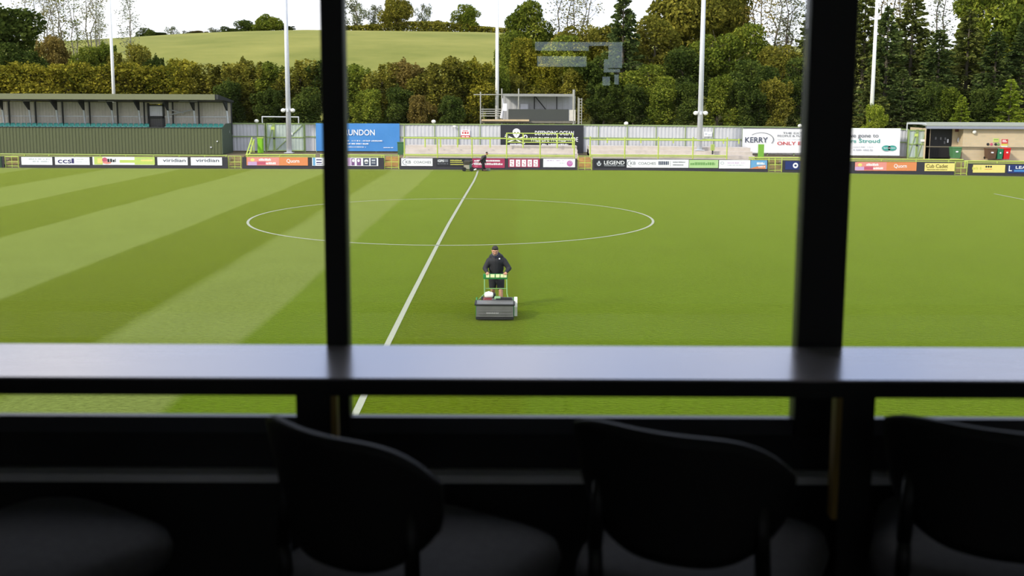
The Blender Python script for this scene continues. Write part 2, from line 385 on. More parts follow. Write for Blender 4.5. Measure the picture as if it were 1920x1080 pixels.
for x0, y0, x1, y1 in ((1001, 81, 1100, 97), (1005, 107, 1096, 126), (1136, 81, 1162, 128), (1128, 112, 1136, 132), (1100, 81, 1136, 88), (1128, 130, 1158, 136), (1126, 144, 1140, 160), (1148, 140, 1156, 158)):
    a, c = V(x0, y0), V(x1, y1); plate(q, c.x, a.x, c.z, a.z, RY0 + 0.043)
q.build('lit_area', scr, root)

# chairs ------------------------------------------------------------
wood_black = mat('chair_black_wood', (8, 8, 9), 0.62, 0.1)
seat_fab = mat('seat_charcoal_pad', (92, 90, 94), 0.75, 0.10, 60.0)
leg_m = mat('chair_leg_black', (16, 16, 17), 0.45, 0.1)
BT = CAM.z - 0.528 - FZ              # top of the backrest above the floor
ST = CAM.z - 0.800 - FZ              # top of the seat pad
def make_chair(label):
    """faces +Y at rotation 0; the origin is below the middle of the backrest"""
    root = thing('bar_chair', (0, 0, 0), label, 'chair', None)
    # seat pad: rounded slab, slightly domed
    def outline(t, g=0.0):
        # squarish superellipse, wider at the front
        c_, s_ = math.cos(t), math.sin(t); ex = 0.55
        x = math.copysign(abs(c_) ** ex, c_); y = math.copysign(abs(s_) ** ex, s_)
        return ((0.205 + 0.02 * (y > 0) * y - g) * x, 0.235 + (0.215 - g) * y)
    q = MB(); N = 40; rings = [(0.03, ST - 0.075), (0.0, ST - 0.06), (-0.006, ST - 0.04), (0.0, ST - 0.018), (0.03, ST - 0.004), (0.10, ST + 0.004), (0.17, ST + 0.006)]
    for g, z in rings: q.v += [(*outline(2 * math.pi * i / N, g), z) for i in range(N)]
    for j in range(len(rings) - 1):
        for i in range(N): q.f.append((j * N + i, j * N + (i + 1) % N, (j + 1) * N + (i + 1) % N, (j + 1) * N + i)); q.m.append(0)
    q.f += [tuple(reversed(range(N))), tuple(range((len(rings) - 1) * N, len(rings) * N))]; q.m += [0, 0]
    q.build('seat', seat_fab, root, True)
    # backrest: curved shield-shaped shell, rounded lower corners
    q = MB(); nu, nv = 24, 12; H = 0.225; W = 0.186
    def bp_(u, v, k):
        w = W * (1 - 0.10 * (1 - v) ** 2)
        e = abs(u)
        top = BT - 0.062 * max(0, u) ** 4 - 0.02 * max(0, -u) ** 6
        bot = BT - H + 0.075 * e ** 3.6
        z = bot + (top - bot) * v
        x = w * u; y = 0.062 * e ** 2 - 0.02 * (v - 0.5) + k
        return (x, y - 0.01, z)
    for k in (0, 0.014):
        for j in range(nv + 1):
            for i in range(nu + 1): q.v.append(bp_(-1 + 2 * i / nu, j / nv, k))
    S = (nu + 1) * (nv + 1)
    for j in range(nv):
        for i in range(nu):
            a = j * (nu + 1) + i; f = (a, a + 1, a + nu + 2, a + nu + 1)
            q.f += [f, tuple(S + w for w in reversed(f))]; q.m += [0, 0]
    ring = [i for i in range(nu + 1)] + [j * (nu + 1) + nu for j in range(1, nv + 1)] + [nv * (nu + 1) + i for i in range(nu - 1, -1, -1)] + [j * (nu + 1) for j in range(nv - 1, 0, -1)]
    for a, b2 in zip(ring, ring[1:] + ring[:1]): q.f.append((b2, a, S + a, S + b2)); q.m.append(0)
    bo = q.build('backrest', wood_black, root, True)
    for s in (-1, 1):
        q = MB(); q.path([(s * 0.140, 0.040, ST - 0.05), (s * 0.142, 0.034, ST + 0.04), (s * 0.135, 0.040, BT - 0.10)], 0.013, 10); q.build('back_post', leg_m, root, True)
    for sx, sy in ((-1, 0), (1, 0), (-1, 1), (1, 1)):
        q = MB(); q.tube((sx * 0.225, -0.02 + sy * 0.50, 0), (sx * 0.165, 0.06 + sy * 0.34, ST - 0.06), 0.012, 0.018, 12); q.build('leg', leg_m, root, True)
    q = MB(); z = 0.22; f_ = lambda sx, sy: (sx * (0.225 - 0.06 * z / ST), -0.02 + sy * 0.5 + (0.08 - 0.16 * sy) * z / ST, z)
    for a, b2 in (((-1, 0), (1, 0)), ((1, 0), (1, 1)), ((1, 1), (-1, 1)), ((-1, 1), (-1, 0))): q.tube(f_(*a), f_(*b2), 0.009)
    q.build('foot_rail', leg_m, root, True)
    return root
ch0 = make_chair('black bar chair with grey pad at far left, only its seat corner in view')
specs = [(-1.02, 1.60, 33, None), (-0.292, 1.59, 33, 'black curved-back bar chair in front of the thin left mullion'),
         (0.262, 1.60, 23, 'black curved-back bar chair left of the wide right mullion'), (0.80, 1.625, 25, 'black curved-back bar chair right of the wide mullion, cut by the photo edge')]
for i, (dx, D, a, lb) in enumerate(specs):
    c = ch0 if i == 0 else copy_tree(ch0)
    if lb: c['label'] = lb
    c['group'] = 'bar chairs along the window'
    c.location = (CAM.x + dx, CAM.y + D, FZ); c.rotation_euler = (0, 0, -math.radians(a))

# ------------------------------------------------------------------ corrugated sheets
def corrugated(mb, x0, x1, z0, z1, Y, pitch=0.33, depth=0.035, fx=lambda x: 0.0, back=0.02):
    """trapezoid profile sheet facing -Y; fx(x) shifts it up or down"""
    nn = max(1, int(round((x1 - x0) / pitch))); p = (x1 - x0) / nn; pts = []
    for i in range(nn):
        a = x0 + i * p
        pts += [(a, 0), (a + p * .42, 0), (a + p * .52, depth), (a + p * .90, depth)]
    pts.append((x1, 0)); o = len(mb.v)
    for x, d in pts:
        for dd, z in ((0, z0), (0, z1), (back, z1), (back, z0)): mb.v.append((x, Y + d + dd, z + fx(x)))
    for i in range(len(pts) - 1):
        a, b2 = o + 4 * i, o + 4 * i + 4
        for k in range(4): mb.f.append((a + k, b2 + k, b2 + (k + 1) % 4, a + (k + 1) % 4)); mb.m.append(mb.mi)
    e_ = o + 4 * (len(pts) - 1)
    mb.f += [(o, o + 1, o + 2, o + 3), (e_ + 3, e_ + 2, e_ + 1, e_)]; mb.m += [mb.mi] * 2

# ------------------------------------------------------------------ fence
FYY = 40.7; f0, f1 = PX(431, FYY), PX(1702, FYY); FB, FT = 0.93, 3.34
fence = thing('corrugated_fence', ((f0 + f1) / 2, FYY, FB), 'long pale grey corrugated metal fence with green rails behind the terraces', 'fence')
gates_px = [(497, 572)]
bays = [431, 483, 497, 572, 593, 650, 705, 758, 815, 860, 900, 950, 1013, 1068, 1122, 1176, 1230, 1285, 1338, 1392, 1440, 1490, 1540, 1600, 1650, 1702]
for a, b_ in zip(bays[:-1], bays[1:]):
    if a == 497: continue
    q = MB(); corrugated(q, PX(a, FYY) + 0.02, PX(b_, FYY) - 0.02, FB + 0.08, FT - 0.06, FYY, 0.30, 0.03, zg); q.build('sheet_panel', clad_grey, fence)
fence_green = mat('fence_green', (140, 158, 104), 0.5, 0.08)
for a in bays:
    x = PX(a, FYY); q = MB(); q.box((x, FYY - 0.03, (FB + FT) / 2 + zg(x)), (0.07, 0.07, FT - FB + 0.02)); q.build('fence_post', fence_green, fence)
def rail_along(name, m, x0, x1, Y, z, h, d, parent, step=6.0):
    q = MB(); n_ = max(1, int((x1 - x0) / step))
    for i in range(n_ + 1):
        x = x0 + (x1 - x0) * i / n_; zz = z + zg(x)
        q.v += [(x, Y - d / 2, zz - h / 2), (x, Y + d / 2, zz - h / 2), (x, Y + d / 2, zz + h / 2), (x, Y - d / 2, zz + h / 2)]
    for i in range(n_):
        for k in range(4): q.f.append((4 * i + k, 4 * i + (k + 1) % 4, 4 * i + 4 + (k + 1) % 4, 4 * i + 4 + k)); q.m.append(0)
    q.f += [(3, 2, 1, 0), tuple(4 * n_ + k for k in range(4))]; q.m += [0, 0]
    return q.build(name, m, parent)
for a, b_ in ((431, 497), (572, 1702)):
    rail_along('top_rail', fence_green, PX(a, FYY), PX(b_, FYY), FYY - 0.02, FT - 0.03, 0.10, 0.10, fence)
    rail_along('middle_rail', fence_green, PX(a, FYY), PX(b_, FYY), FYY - 0.04, 2.22, 0.09, 0.06, fence)
# globe lamps on the fence
lamp_glass = mat('lamp_globe', (240, 238, 228), 0.35, 0.02)
def globe(x, y, label):
    p = P(x, y, FYY); r = thing('globe_lamp', (p.x, FYY, FT + zg(p.x)), label, 'lamp', 'globe lamps on top of the fence')
    q = MB(); q.tube((p.x, FYY, FT + zg(p.x) - 0.03), (p.x, FYY, p.z - 0.12), 0.05, 0.04); q.build('bracket', fence_green, r)
    q = MB(); q.ball((p.x, FYY, p.z), (0.19, 0.19, 0.16), 10, 16); q.build('globe', lamp_glass, r, True)
globe(481, 227, 'white globe lamp on the fence near the green cabinet'); globe(813, 228, 'white globe lamp on the fence right of the blue banner')
globe(1174, 231.5, 'white globe lamp on the fence right of the black banner'); globe(1500, 236, 'white globe lamp on the fence above the banner with the grey oval')
# small signs and camera on the fence
def sign(x0, x1, y0, y1, Y, label, draw, name='wall_sign', cat='sign'):
    a, b_ = P(x0, y1, Y), P(x1, y0, Y); q = MB(); use(q, 'white')
    q.span((a.x, Y, a.z), (b_.x, Y + 0.02, b_.z)); draw(q, lambda u: a.x + u * (b_.x - a.x), lambda v: a.z + v * (b_.z - a.z), Y - 0.004)
    ms = compact(q); o = q.build(name, ms); return tag(o, label, cat)
def bars(q, k, X, Z, Y, rows):
    use(q, k)
    for u0, u1, v0, v1 in rows: plate(q, X(u0), X(u1), Z(v0), Z(v1), Y)
def d1(q, X, Z, Y):
    bars(q, 'red', X, Z, Y, [(0, 1, 0, .32), (.15, .3, .5, .75), (.4, .62, .5, .75), (.7, .86, .5, .75), (.2, .8, .84, .92)])
    bars(q, 'white', X, Z, Y - 0.002, [(.1, .45, .1, .2), (.55, .9, .1, .2)])
sign(864, 881, 243.5, 258.5, FYY - 0.08, 'small red and white notice on the fence above the pale terrace', d1)
def d2(q, X, Z, Y): bars(q, 'pale', X, Z, Y, [(.1, .4, .3, .7), (.5, .9, .2, .5)])
sign(1320, 1335, 247, 256, FYY - 0.08, 'small white notice on the fence right of the tall grey camera pole', d2)
p = P(852, 237, FYY - 0.15); r = thing('security_camera', (p.x, FYY - 0.1, p.z), 'small white security camera on the fence above the terrace', 'camera')
q = MB(); q.box((p.x, FYY - 0.2, p.z), (0.22, 0.16, 0.13), bev=0.03); q.build('housing', pole_white, r); q = MB(); q.tube((p.x, FYY - 0.14, p.z + 0.02), (p.x, FYY, p.z + 0.06), 0.03); q.build('bracket', pole_white, r)

# double gates ------------------------------------------------------
gate_sheet = mat('gate_sheet', (178, 190, 184), 0.5, 0.08, 2.0); gate_frame = mat('gate_frame', (150, 172, 106), 0.5, 0.08)
def double_gate(x0, x1, yb, Y, label, mid, arch):
    a, b_ = PX(x0, Y), PX(x1, Y); zb = PZ((x0 + x1) / 2, yb, Y); zt = zb + 2.4; m_ = PX(mid, Y)
    r = thing('double_gate', ((a + b_) / 2, Y, zb), label, 'gate')
    for u, w in ((a, m_), (m_, b_)):
        q = MB(); corrugated(q, u + 0.06, w - 0.06, zb + 0.06, zt - 0.06, Y, 0.28, 0.02); lf = q.build('gate_leaf', gate_sheet, r)
        q = MB()
        for x in (u + 0.05, w - 0.05): q.box((x, Y - 0.03, (zb + zt) / 2), (0.08, 0.06, zt - zb))
        for z in (zb + 0.08, (zb + zt) / 2, zt - 0.05): q.box(((u + w) / 2, Y - 0.03, z), (w - u - 0.1, 0.06, 0.08))
        q.tube((u + 0.1, Y - 0.04, zb + 0.1), (w - 0.1, Y - 0.04, zt - 0.1), 0.03); q.build('leaf_frame', gate_frame, lf)
    q = MB(); q.box((m_, Y - 0.07, zb + 1.1), (0.16, 0.05, 0.14)); q.build('lock_plate', dark_steel, r)
    q = MB(); q.box((m_ - 0.1, Y - 0.07, zb + 1.95), (0.30, 0.02, 0.24)); q.build('gate_sign', INK['lime'], r)
    q = MB(); q.box((m_ + (b_ - m_) * 0.55, Y - 0.07, zb + 1.5), (0.34, 0.02, 0.2)); q.build('gate_sign', white_pvc, r)
    ax0, ax1, ay = arch; q = MB(); za = PZ(ax0, ay, Y)
    q.path([(PX(ax0, Y), Y + 0.1, zt - 0.1), (PX(ax0, Y), Y + 0.1, za), (PX(ax1, Y), Y + 0.1, PZ(ax1, ay + 0.6, Y)), (PX(ax1, Y), Y + 0.1, zt - 0.1)], 0.055); q.build('overhead_bar', steel, r)
double_gate(499, 571, 284, FYY - 0.05, 'pale sheeted double gate in the fence behind the left camera pole', 514, (492, 560, 219))
double_gate(1703, 1738, 297, 39.6, 'pale green double gate between the white banner and the brick building', 1720, (1701, 1736, 232))

# banners -----------------------------------------------------------
def banner(corners, Y, base, label, draw, thick=0.02, hem=True):
    """corners px: x0,y0,x1,y1 ; gently rippled sheet with lettering"""
    x0, y0, x1, y1 = corners; a, b_ = P(x0, y1, Y), P(x1, y0, Y); za1, zb1 = a.z, PZ(x0, y0, Y)
    dz = PZ(x1, y1, Y) - a.z - 0
    r = thing('banner', ((a.x + b_.x) / 2, Y, a.z), label, 'banner')
    q = MB(); nu, nv = 60, 8; W = b_.x - a.x
    rip = lambda u, v: 0.018 * math.sin(u * 31 + v * 3) * (0.3 + u * u) + 0.012 * math.sin(u * 11 - v * 5)
    use(q, base)
    for k in (0, 1):
        for j in range(nv + 1):
            for i in range(nu + 1):
                u, v = i / nu, j / nv; q.v.append((a.x + u * W, Y - (0.0 if k else thick) + rip(u, v), a.z + v * (zb1 - a.z)))
    S = (nu + 1) * (nv + 1)
    for j in range(nv):
        for i in range(nu):
            c = j * (nu + 1) + i; q.f += [(c, c + 1, c + nu + 2, c + nu + 1), (S + c + nu + 1, S + c + nu + 2, S + c + 1, S + c)]; q.m += [q.mi] * 2
    draw(q, lambda x: a.x + (x - x0) / (x1 - x0) * W, lambda y: a.z + (y1 - y) / (y1 - y0) * (zb1 - a.z), Y - thick - 0.05)
    ms = compact(q); q.build('printed_sheet', ms, r)
    return r
def dash_row(q, X, Z, Y, x0, x1, y0, y1, k, seed=1, fill=0.72):
    """a line of print too small to read in the photograph, as broken strokes"""
    use(q, k); rr = random.Random(seed); x = x0; h = y1 - y0
    while x < x1:
        w = rr.uniform(0.7, 1.9) * h * 0.5; w = min(w, x1 - x)
        if rr.random() < fill + 0.15: plate(q, X(x), X(x + w * 0.78), Z(y1), Z(y0 + rr.choice((0, 0, h * 0.25))), Y)
        x += w
def blue_b(q, X, Z, Y):
    use(q, 'white'); write(q, 'GRUNDON', X(636), X(703), Z(253.5), Z(242.5), Y)
    dash_row(q, X, Z, Y, 632, 717, 262.5, 264.6, 'white', 3); dash_row(q, X, Z, Y, 634, 691, 268, 270.4, 'white', 4); dash_row(q, X, Z, Y, 640, 686, 274.5, 276, 'white', 5); dash_row(q, X, Z, Y, 719, 737, 275.4, 276.8, 'white', 6)
banner((593, 231, 749, 283), FYY - 0.16, 'blue', 'bright blue banner with white lettering on the fence behind the thin mullion', blue_b)
def skull_b(q, X, Z, Y):
    use(q, 'white'); px = 1.0
    cx, cy = 968.2, 249.0; S = X(1001) - X(1000)
    def poly(pts): q.add([(X(a), Y, Z(b)) for a, b in pts][::-1], [tuple(range(len(pts)))])
    top = [(cx + 7.2 * math.cos(t), cy - 1.5 - 6.8 * math.sin(t)) for t in [math.pi * i / 14 for i in range(15)]]
    poly(top + [(cx - 6.2, cy + 3), (cx - 3.4, cy + 7.4), (cx, cy + 9.6), (cx + 3.4, cy + 7.4), (cx + 6.2, cy + 3)])
    # crossed crook and trident
    def bar(p0, p1, w):
        d = Vector((p1[0] - p0[0], p1[1] - p0[1])).normalized(); nn = Vector((-d.y, d.x)) * w / 2
        poly([(p0[0] + nn.x, p0[1] + nn.y), (p1[0] + nn.x, p1[1] + nn.y), (p1[0] - nn.x, p1[1] - nn.y), (p0[0] - nn.x, p0[1] - nn.y)])
    bar((953, 265.5), (984, 255.5), 1.9); bar((950, 254.0), (984, 269), 1.9)
    disc(q, X(984.8), Z(256.5), 4.2 * S, 4.2 * S, Y, 18, 0.58, -2.4, 2.6)
    for dx, dy in ((-4.2, 1.5), (-3.0, -2.2), (0.4, -3.4)): bar((950.5, 254.5), (950.5 + dx, 254.5 + dy), 1.4)
    disc(q, X(951.2), Z(257.5), 3.6 * S, 3.6 * S, Y, 16, 0.6, -1.2, 2.0)
    use(q, 'black'); Y2 = Y - 0.004
    for dx in (-2.9, 2.9): disc(q, X(cx + dx), Z(cy - 0.2), 1.7 * S, 1.5 * S, Y2, 12)
    q.add([(X(cx), Y2, Z(cy + 2)), (X(cx + 1), Y2, Z(cy + 4)), (X(cx - 1), Y2, Z(cy + 4))], [(0, 2, 1)])
    use(q, 'white')
    write(q, 'DEFENDING OCEAN', X(1003), X(1076), Z(253.0), Z(245.0), Y); write(q, 'WILDLIFE WORLDWIDE', X(994.5), X(1084), Z(265), Z(256.5), Y)
    dash_row(q, X, Z, Y, 955, 979, 269, 271.6, 'white', 8, 0.8); dash_row(q, X, Z, Y, 1016, 1066, 269, 272.4, 'white', 9, 0.8)
banner((938.5, 234, 1094, 289), FYY - 0.16, 'black', 'black banner with white skull emblem and lettering below the gantry', skull_b)
def kerry_b(q, X, Z, Y):
    use(q, 'slate'); write(q, 'KERRY', X(1396), X(1439), Z(267.0), Z(257), Y)
    S = X(1001) - X(1000); use(q, 'grey'); disc(q, X(1426), Z(261.5), 24.5 * S, 13.5 * S, Y, 40, 0.94, -0.55, 2.4)
    use(q, 'grey'); write(q, 'THE EXT', X(1467), X(1504), Z(250.8), Z(247.2), Y); write(q, 'PEOPLE & FLO', X(1457), X(1506), Z(256), Z(252.4), Y); dash_row(q, X, Z, Y, 1457, 1520, 260.5, 261.7, 'pale', 3)
    use(q, 'red'); write(q, 'ONLY ES', X(1457), X(1508), Z(271.6), Z(265.0), Y)
    use(q, 'black'); plate(q, X(1391), X(1568), Z(240.6), Z(239.0), Y)
banner((1391, 239.0, 1568, 286.5), FYY - 0.16, 'white', 'white banner with a grey oval and dark capitals left of the wide mullion', kerry_b)
def spec_b(q, X, Z, Y):
    use(q, 'grey'); write(q, "Should've gone to", X(1556), X(1647), Z(259.5), Z(249.5), Y)
    use(q, 'teal'); write(q, 'Specsavers Stroud', X(1540), X(1650), Z(269.5), Z(260), Y)
    dash_row(q, X, Z, Y, 1600, 1637, 274, 276, 'pale', 3); dash_row(q, X, Z, Y, 1600, 1637, 279, 282, 'pale', 4)
    S = X(1001) - X(1000); use(q, 'teal'); disc(q, X(1663), Z(277), 8.6 * S, 5.2 * S, Y); disc(q, X(1674), Z(277), 8.6 * S, 5.2 * S, Y)
    use(q, 'white'); write(q, 'Specsavers', X(1657.5), X(1680), Z(278.6), Z(275.4), Y - 0.004)
banner((1536, 240, 1689, 291), 39.9, 'white', 'white banner with grey and teal lettering and a teal oval', spec_b)

# ------------------------------------------------------------------ covered stand on the left
SF, SB, RF = 37.5, 40.6, 36.4
sx0, sx1 = PX(-90, SF), PX(416.5, SF); zb = 0.88; zp = PZ(200, 239.5, SF)
stand = thing('covered_stand', ((sx0 + sx1) / 2, (SF + SB) / 2, zb), 'long low covered stand with olive cladding and grey back wall', 'stand')
q = MB(); corrugated(q, sx0, sx1, zb, zp, SF, 0.27, 0.03); q.build('front_cladding', clad_olive, stand)
q = MB(); q.span((sx0, SF - 0.03, zp), (sx1, SF + 0.10, zp + 0.07)); q.build('front_capping', dark_steel, stand)
# side cladding with sloping top, seen end on
bx = PX(427, SB); zbk = PZ(424, 195, SB)
q = MB(); q.prism([(SF, zb), (SB, zb), (SB, zp + 0.35), (SF + 1.2, zp + 0.35), (SF, zp)], lambda y, z: (sx1 - 0.03, y, z), (0.05, 0, 0)); q.build('end_cladding', clad_side, stand)
q = MB(); q.span((sx0, SF + 0.1, zp - 0.55), (sx1 - 0.06, SB - 0.02, zp - 0.42)); q.build('seating_deck', concrete, stand)
hx0, hx1 = PX(280, SB), PX(310, SB)
q = MB(); corrugated(q, sx0, hx0, zp - 0.42, zbk + 0.1, SB, 0.25, 0.03); corrugated(q, hx1, sx1 - 0.02, zp - 0.42, zbk + 0.1, SB, 0.25, 0.03); q.span((hx0, SB, PZ(295, 195, SB)), (hx1, SB + 0.04, zbk + 0.1)); q.build('back_wall', clad_back, stand)
# roof: slopes down to the back
zr = PZ(200, 176, RF); zf = PZ(200, 186.5, RF); rx1 = PX(405, RF)
q = MB(); q.span((sx0, RF, zf), (rx1, RF + 0.06, zr)); q.build('fascia', roof_olive, stand)
q = MB(); q.prism([(RF + 0.06, zr - 0.02), (SB + 0.5, zbk + 0.28), (SB + 0.5, zbk + 0.12), (RF + 0.06, zf + 0.05)], lambda y, z: (sx0, y, z), (rx1 + 0.25 - sx0, 0, 0)); q.build('roof', dark_steel, stand)
q = MB(); q.span((sx0, SB - 0.08, PZ(200, 219.3, SB)), (sx1 - 0.05, SB - 0.02, PZ(200, 217.3, SB))); q.build('wall_rail', steel, stand)
for x in (8, 58, 109, 160, 212.5, 263, 317, 366, 423):
    X_ = PX(x, 39.6) if x < 420 else sx1 - 0.1; q = MB(); zt_ = PZ(200, 200, 39.6)
    q.tube((X_ + 0.05, 39.7, zp - 0.45), (X_ - 0.06, 39.6, zt_), 0.085, 0.085, 10); po = q.build('post', steel, stand)
    q = MB(); q.prism([(39.62, zt_ - 0.35), (39.62, zbk + 0.25), (38.5, zbk + 0.32), (38.5, zbk + 0.20)], lambda y, z: (X_ - 0.09, y, z), (0.13, 0, 0)); q.box((X_ + 0.13, 40.4, (zp + zbk) / 2 - 0.2), (0.07, 0.2, zbk - zp + 0.8)); q.build('haunch', dark_steel, po)
q = MB(); q.tube((PX(316, 39.7), 39.75, PZ(316, 216, 39.7)), (PX(365, 39.7), 39.75, PZ(365, 205, 39.7)), 0.05); q.tube((PX(316, 39.7), 39.78, PZ(316, 205, 39.7)), (PX(345, 39.7), 39.78, PZ(345, 212, 39.7)), 0.05); q.build('brace', steel, stand)
# doorway in the back wall
q = MB(); dz = lambda y: PZ(295, y, SB)
q.span((hx0 - 0.05, SB - 0.1, zp - 0.42), (hx0 + 0.1, SB + 0.05, dz(193))); q.span((hx1 - 0.14, SB - 0.1, zp - 0.42), (hx1 + 0.03, SB + 0.05, dz(193))); q.span((hx0, SB - 0.1, dz(199)), (hx1, SB + 0.05, dz(196.5))); q.span((hx0, SB - 0.1, dz(222)), (hx1, SB + 0.05, dz(217.5)))
fr_ = q.build('door_frame', dark_steel, stand)
q = MB(); corrugated(q, hx0 + 0.1, hx1 - 0.14, dz(217.5), dz(199), SB + 0.02, 0.2, 0.02); q.build('hatch_panel', white_pvc, stand)
q = MB(); corrugated(q, hx0 + 0.1, hx1 - 0.14, zp - 0.42, dz(222), SB + 0.02, 0.2, 0.02); q.build('door_leaf', mat('door_grey', (104, 102, 98), 0.6, 0.1), stand)
q = MB(); q.box((PX(407, SF), SF - 0.04, PZ(407, 265, SF)), (0.10, 0.06, 0.08)); q.build('light_fitting', white_pvc, stand)
q = MB(); q.box((PX(395, SF), SF - 0.04, PZ(395, 276, SF)), (0.14, 0.06, 0.10)); q.build('light_fitting', clad_grey, stand)
# strip lights under the roof
for a, b_ in ((24, 62), (188, 216), (338, 372)):
    q = MB(); q.box((PX((a + b_) / 2, 38.6), 38.6, zbk + 0.20), ((b_ - a) * 0.0444, 0.2, 0.09)); q.build('strip_light', mat('strip_light_grey', (120, 120, 118), 0.5, 0.05), stand)

def make_seat(label, group):
    r = thing('stadium_seat', (0, 0, 0), label, 'seat', group)
    q = MB(); N = 8
    for k in (0, 0.03):
        for j in range(5):
            for i in range(N + 1):
                u = -1 + 2 * i / N; v = j / 4
                q.v.append((0.205 * u * (1 - 0.12 * v * v), 0.20 + 0.05 * v - 0.05 * u * u + k, 0.40 + 0.30 * v - 0.03 * abs(u) ** 4 * v))
    S = 5 * (N + 1)
    for j in range(4):
        for i in range(N):
            c = j * (N + 1) + i; q.f += [(c, c + 1, c + N + 2, c + N + 1), (S + c + N + 1, S + c + N + 2, S + c + 1, S + c)]; q.m += [0, 0]
    ring = list(range(N + 1)) + [j * (N + 1) + N for j in range(1, 5)] + [4 * (N + 1) + i for i in range(N - 1, -1, -1)] + [j * (N + 1) for j in range(3, 0, -1)]
    for a, b2 in zip(ring, ring[1:] + ring[:1]): q.f.append((b2, a, S + a, S + b2)); q.m.append(0)
    q.build('backrest', teal, r, True)
    q = MB(); q.box((0, -0.02, 0.40), (0.38, 0.40, 0.05), bev=0.02); q.box((0, -0.21, 0.41), (0.36, 0.05, 0.09), bev=0.02); q.build('seat', teal_light, r, True)
    q = MB(); q.box((0, 0.05, 0.19), (0.06, 0.25, 0.38)); q.build('pedestal', dark_steel, r)
    return r
s0 = make_seat('teal plastic stadium seat in the row left of the stand doorway', 'teal seats left of the doorway')
first = True; sz = PZ(200, 231.3, 38.3) - 0.70
for i in range(28):
    x = 3 + i * 10.05
    c = s0 if first else copy_tree(s0); first = False
    c.location = (PX(x, 38.3), 38.3, sz)
for i in range(11):
    x = 315 + i * 9.9; c = copy_tree(s0); c['label'] = 'teal plastic stadium seat in the row right of the stand doorway'; c['group'] = 'teal seats right of the doorway'
    c.location = (PX(x, 38.3), 38.3, sz)

# ------------------------------------------------------------------ terraces
def terrace(x0, x1, label):
    r = MB(); a, b_ = PX(x0, 38), PX(x1, 38)
    for i, (y0, z1) in enumerate(((35.6, 0.80), (36.4, 1.08), (37.2, 1.36), (38.0, 1.64))):
        q0 = 0.1 if i == 0 else 0.4
        o = len(r.v); n_ = 8
        for k in range(n_ + 1):
            x = a + (b_ - a) * k / n_; g = zg(x)
            r.v += [(x, y0, q0 + g), (x, y0, z1 + g), (x, 39.6, z1 + g), (x, 39.6, q0 + g)]
        for k in range(n_):
            for w in range(4): r.f.append((o + 4 * k + w, o + 4 * k + 4 + w, o + 4 * k + 4 + (w + 1) % 4, o + 4 * k + (w + 1) % 4)); r.m.append(0)
        r.f += [(o + 3, o + 2, o + 1, o), tuple(o + 4 * n_ + w for w in range(4))][::1]; r.m += [0, 0]
        r.f[-2] = (o, o + 1, o + 2, o + 3)
    return tag(r.build('terrace_steps', concrete), label, 'terrace')
terrace(760, 1082, 'pale concrete standing terrace below the black skull banner'); terrace(1104, 1408, 'pale concrete standing terrace around the right camera pole')
def barrier(posts, y_top, y_bot, Y, label, rails, name='crush_barrier', ends=True):
    """tubular barrier: posts and rails at px rows"""
    xs_ = [PX(x, Y) for x in posts]; r = thing(name, (sum(xs_) / len(xs_), Y, PZ(posts[0], y_bot, Y)), label, 'railing')
    for x, X_ in zip(posts, xs_):
        q = MB(); dy = (x - posts[0]) * 0.0065; q.tube((X_, Y, PZ(x, y_bot + dy, Y)), (X_, Y, PZ(x, y_top + dy, Y)), 0.055); q.build('rail_post', grass_green, r)
    for y, rad in rails:
        q = MB(); q.tube((xs_[0] - 0.05, Y, PZ(posts[0], y, Y)), (xs_[-1] + 0.05, Y, PZ(posts[-1], y + (posts[-1] - posts[0]) * 0.0065, Y)), rad); q.build('rail', grass_green, r)
    return r
barrier([758, 820, 885, 950, 1013, 1077], 257, 297, 35.3, 'lime green tall railing in front of the terrace below the skull banner', [(258.5, 0.05), (289.8, 0.05), (292.2, 0.03)])
barrier([797, 826, 858, 919], 257.5, 276, 37.0, 'lime green stub railing standing on the terrace steps left of the skull banner', [(259.5, 0.04)])
barrier([950, 981, 1045, 1074], 249.5, 277, 37.6, 'lime green double railing on the terrace in front of the skull banner', [(249.8, 0.04), (262, 0.03), (266.5, 0.04)])
barrier([1107, 1172, 1235, 1300, 1364], 256, 297, 35.3, 'lime green tall railing in front of the terrace with the camera pole', [(261.8, 0.05), (290.5, 0.05), (293.2, 0.03)])
barrier([1139, 1202, 1263, 1357, 1386], 258.5, 268, 37.8, 'lime green stub railing on the upper steps of the right terrace', [(261, 0.04)])
q = MB(); q.box((PX(1428, 36.2), 36.2, PZ(1428, 284, 36.2)), (0.42, 0.3, 1.15)); tag(q.build('bollard_post', mat('lime_post', (120, 176, 60), 0.5, 0.06)), 'thick lime green post below the banner with the grey oval', 'post')

# perimeter rails right behind the boards
def perimeter(x0, x1, y, label, posts, m=rail_dim, Y=34.2, drop=7.5):
    r = thing('perimeter_rail', (PX((x0 + x1) / 2, Y), Y, 0.2), label, 'railing'); s = 0.0065
    q = MB(); q.box_ = None
    a, b_ = P(x0, y, Y), P(x1, y + (x1 - x0) * s, Y); q.tube(a, b_, 0.055); q.build('rail', m, r)
    q = MB(); a, b_ = P(x0, y + 3.6, Y), P(x1, y + 3.6 + (x1 - x0) * s, Y); q.tube(a, b_, 0.035); q.build('rail', m, r)
    for x in posts:
        a = P(x, y - 0.3 + (x - x0) * s, Y); q = MB(); q.tube((a.x, Y, 0.2 + zg(a.x)), a, 0.05); q.build('rail_post', grass_green, r)
perimeter(-60, 426, 288.5, 'pale green railing behind the boards in front of the covered stand', [-50, 0, 46, 92, 140, 188, 236, 288, 336, 384, 424])
perimeter(462, 592, 290.0, 'lime railing behind the orange board left of the thin mullion', [464, 525, 590], grass_green)
perimeter(600, 720, 290.5, 'lime railing behind the board below the blue banner', [602, 654, 716], grass_green)
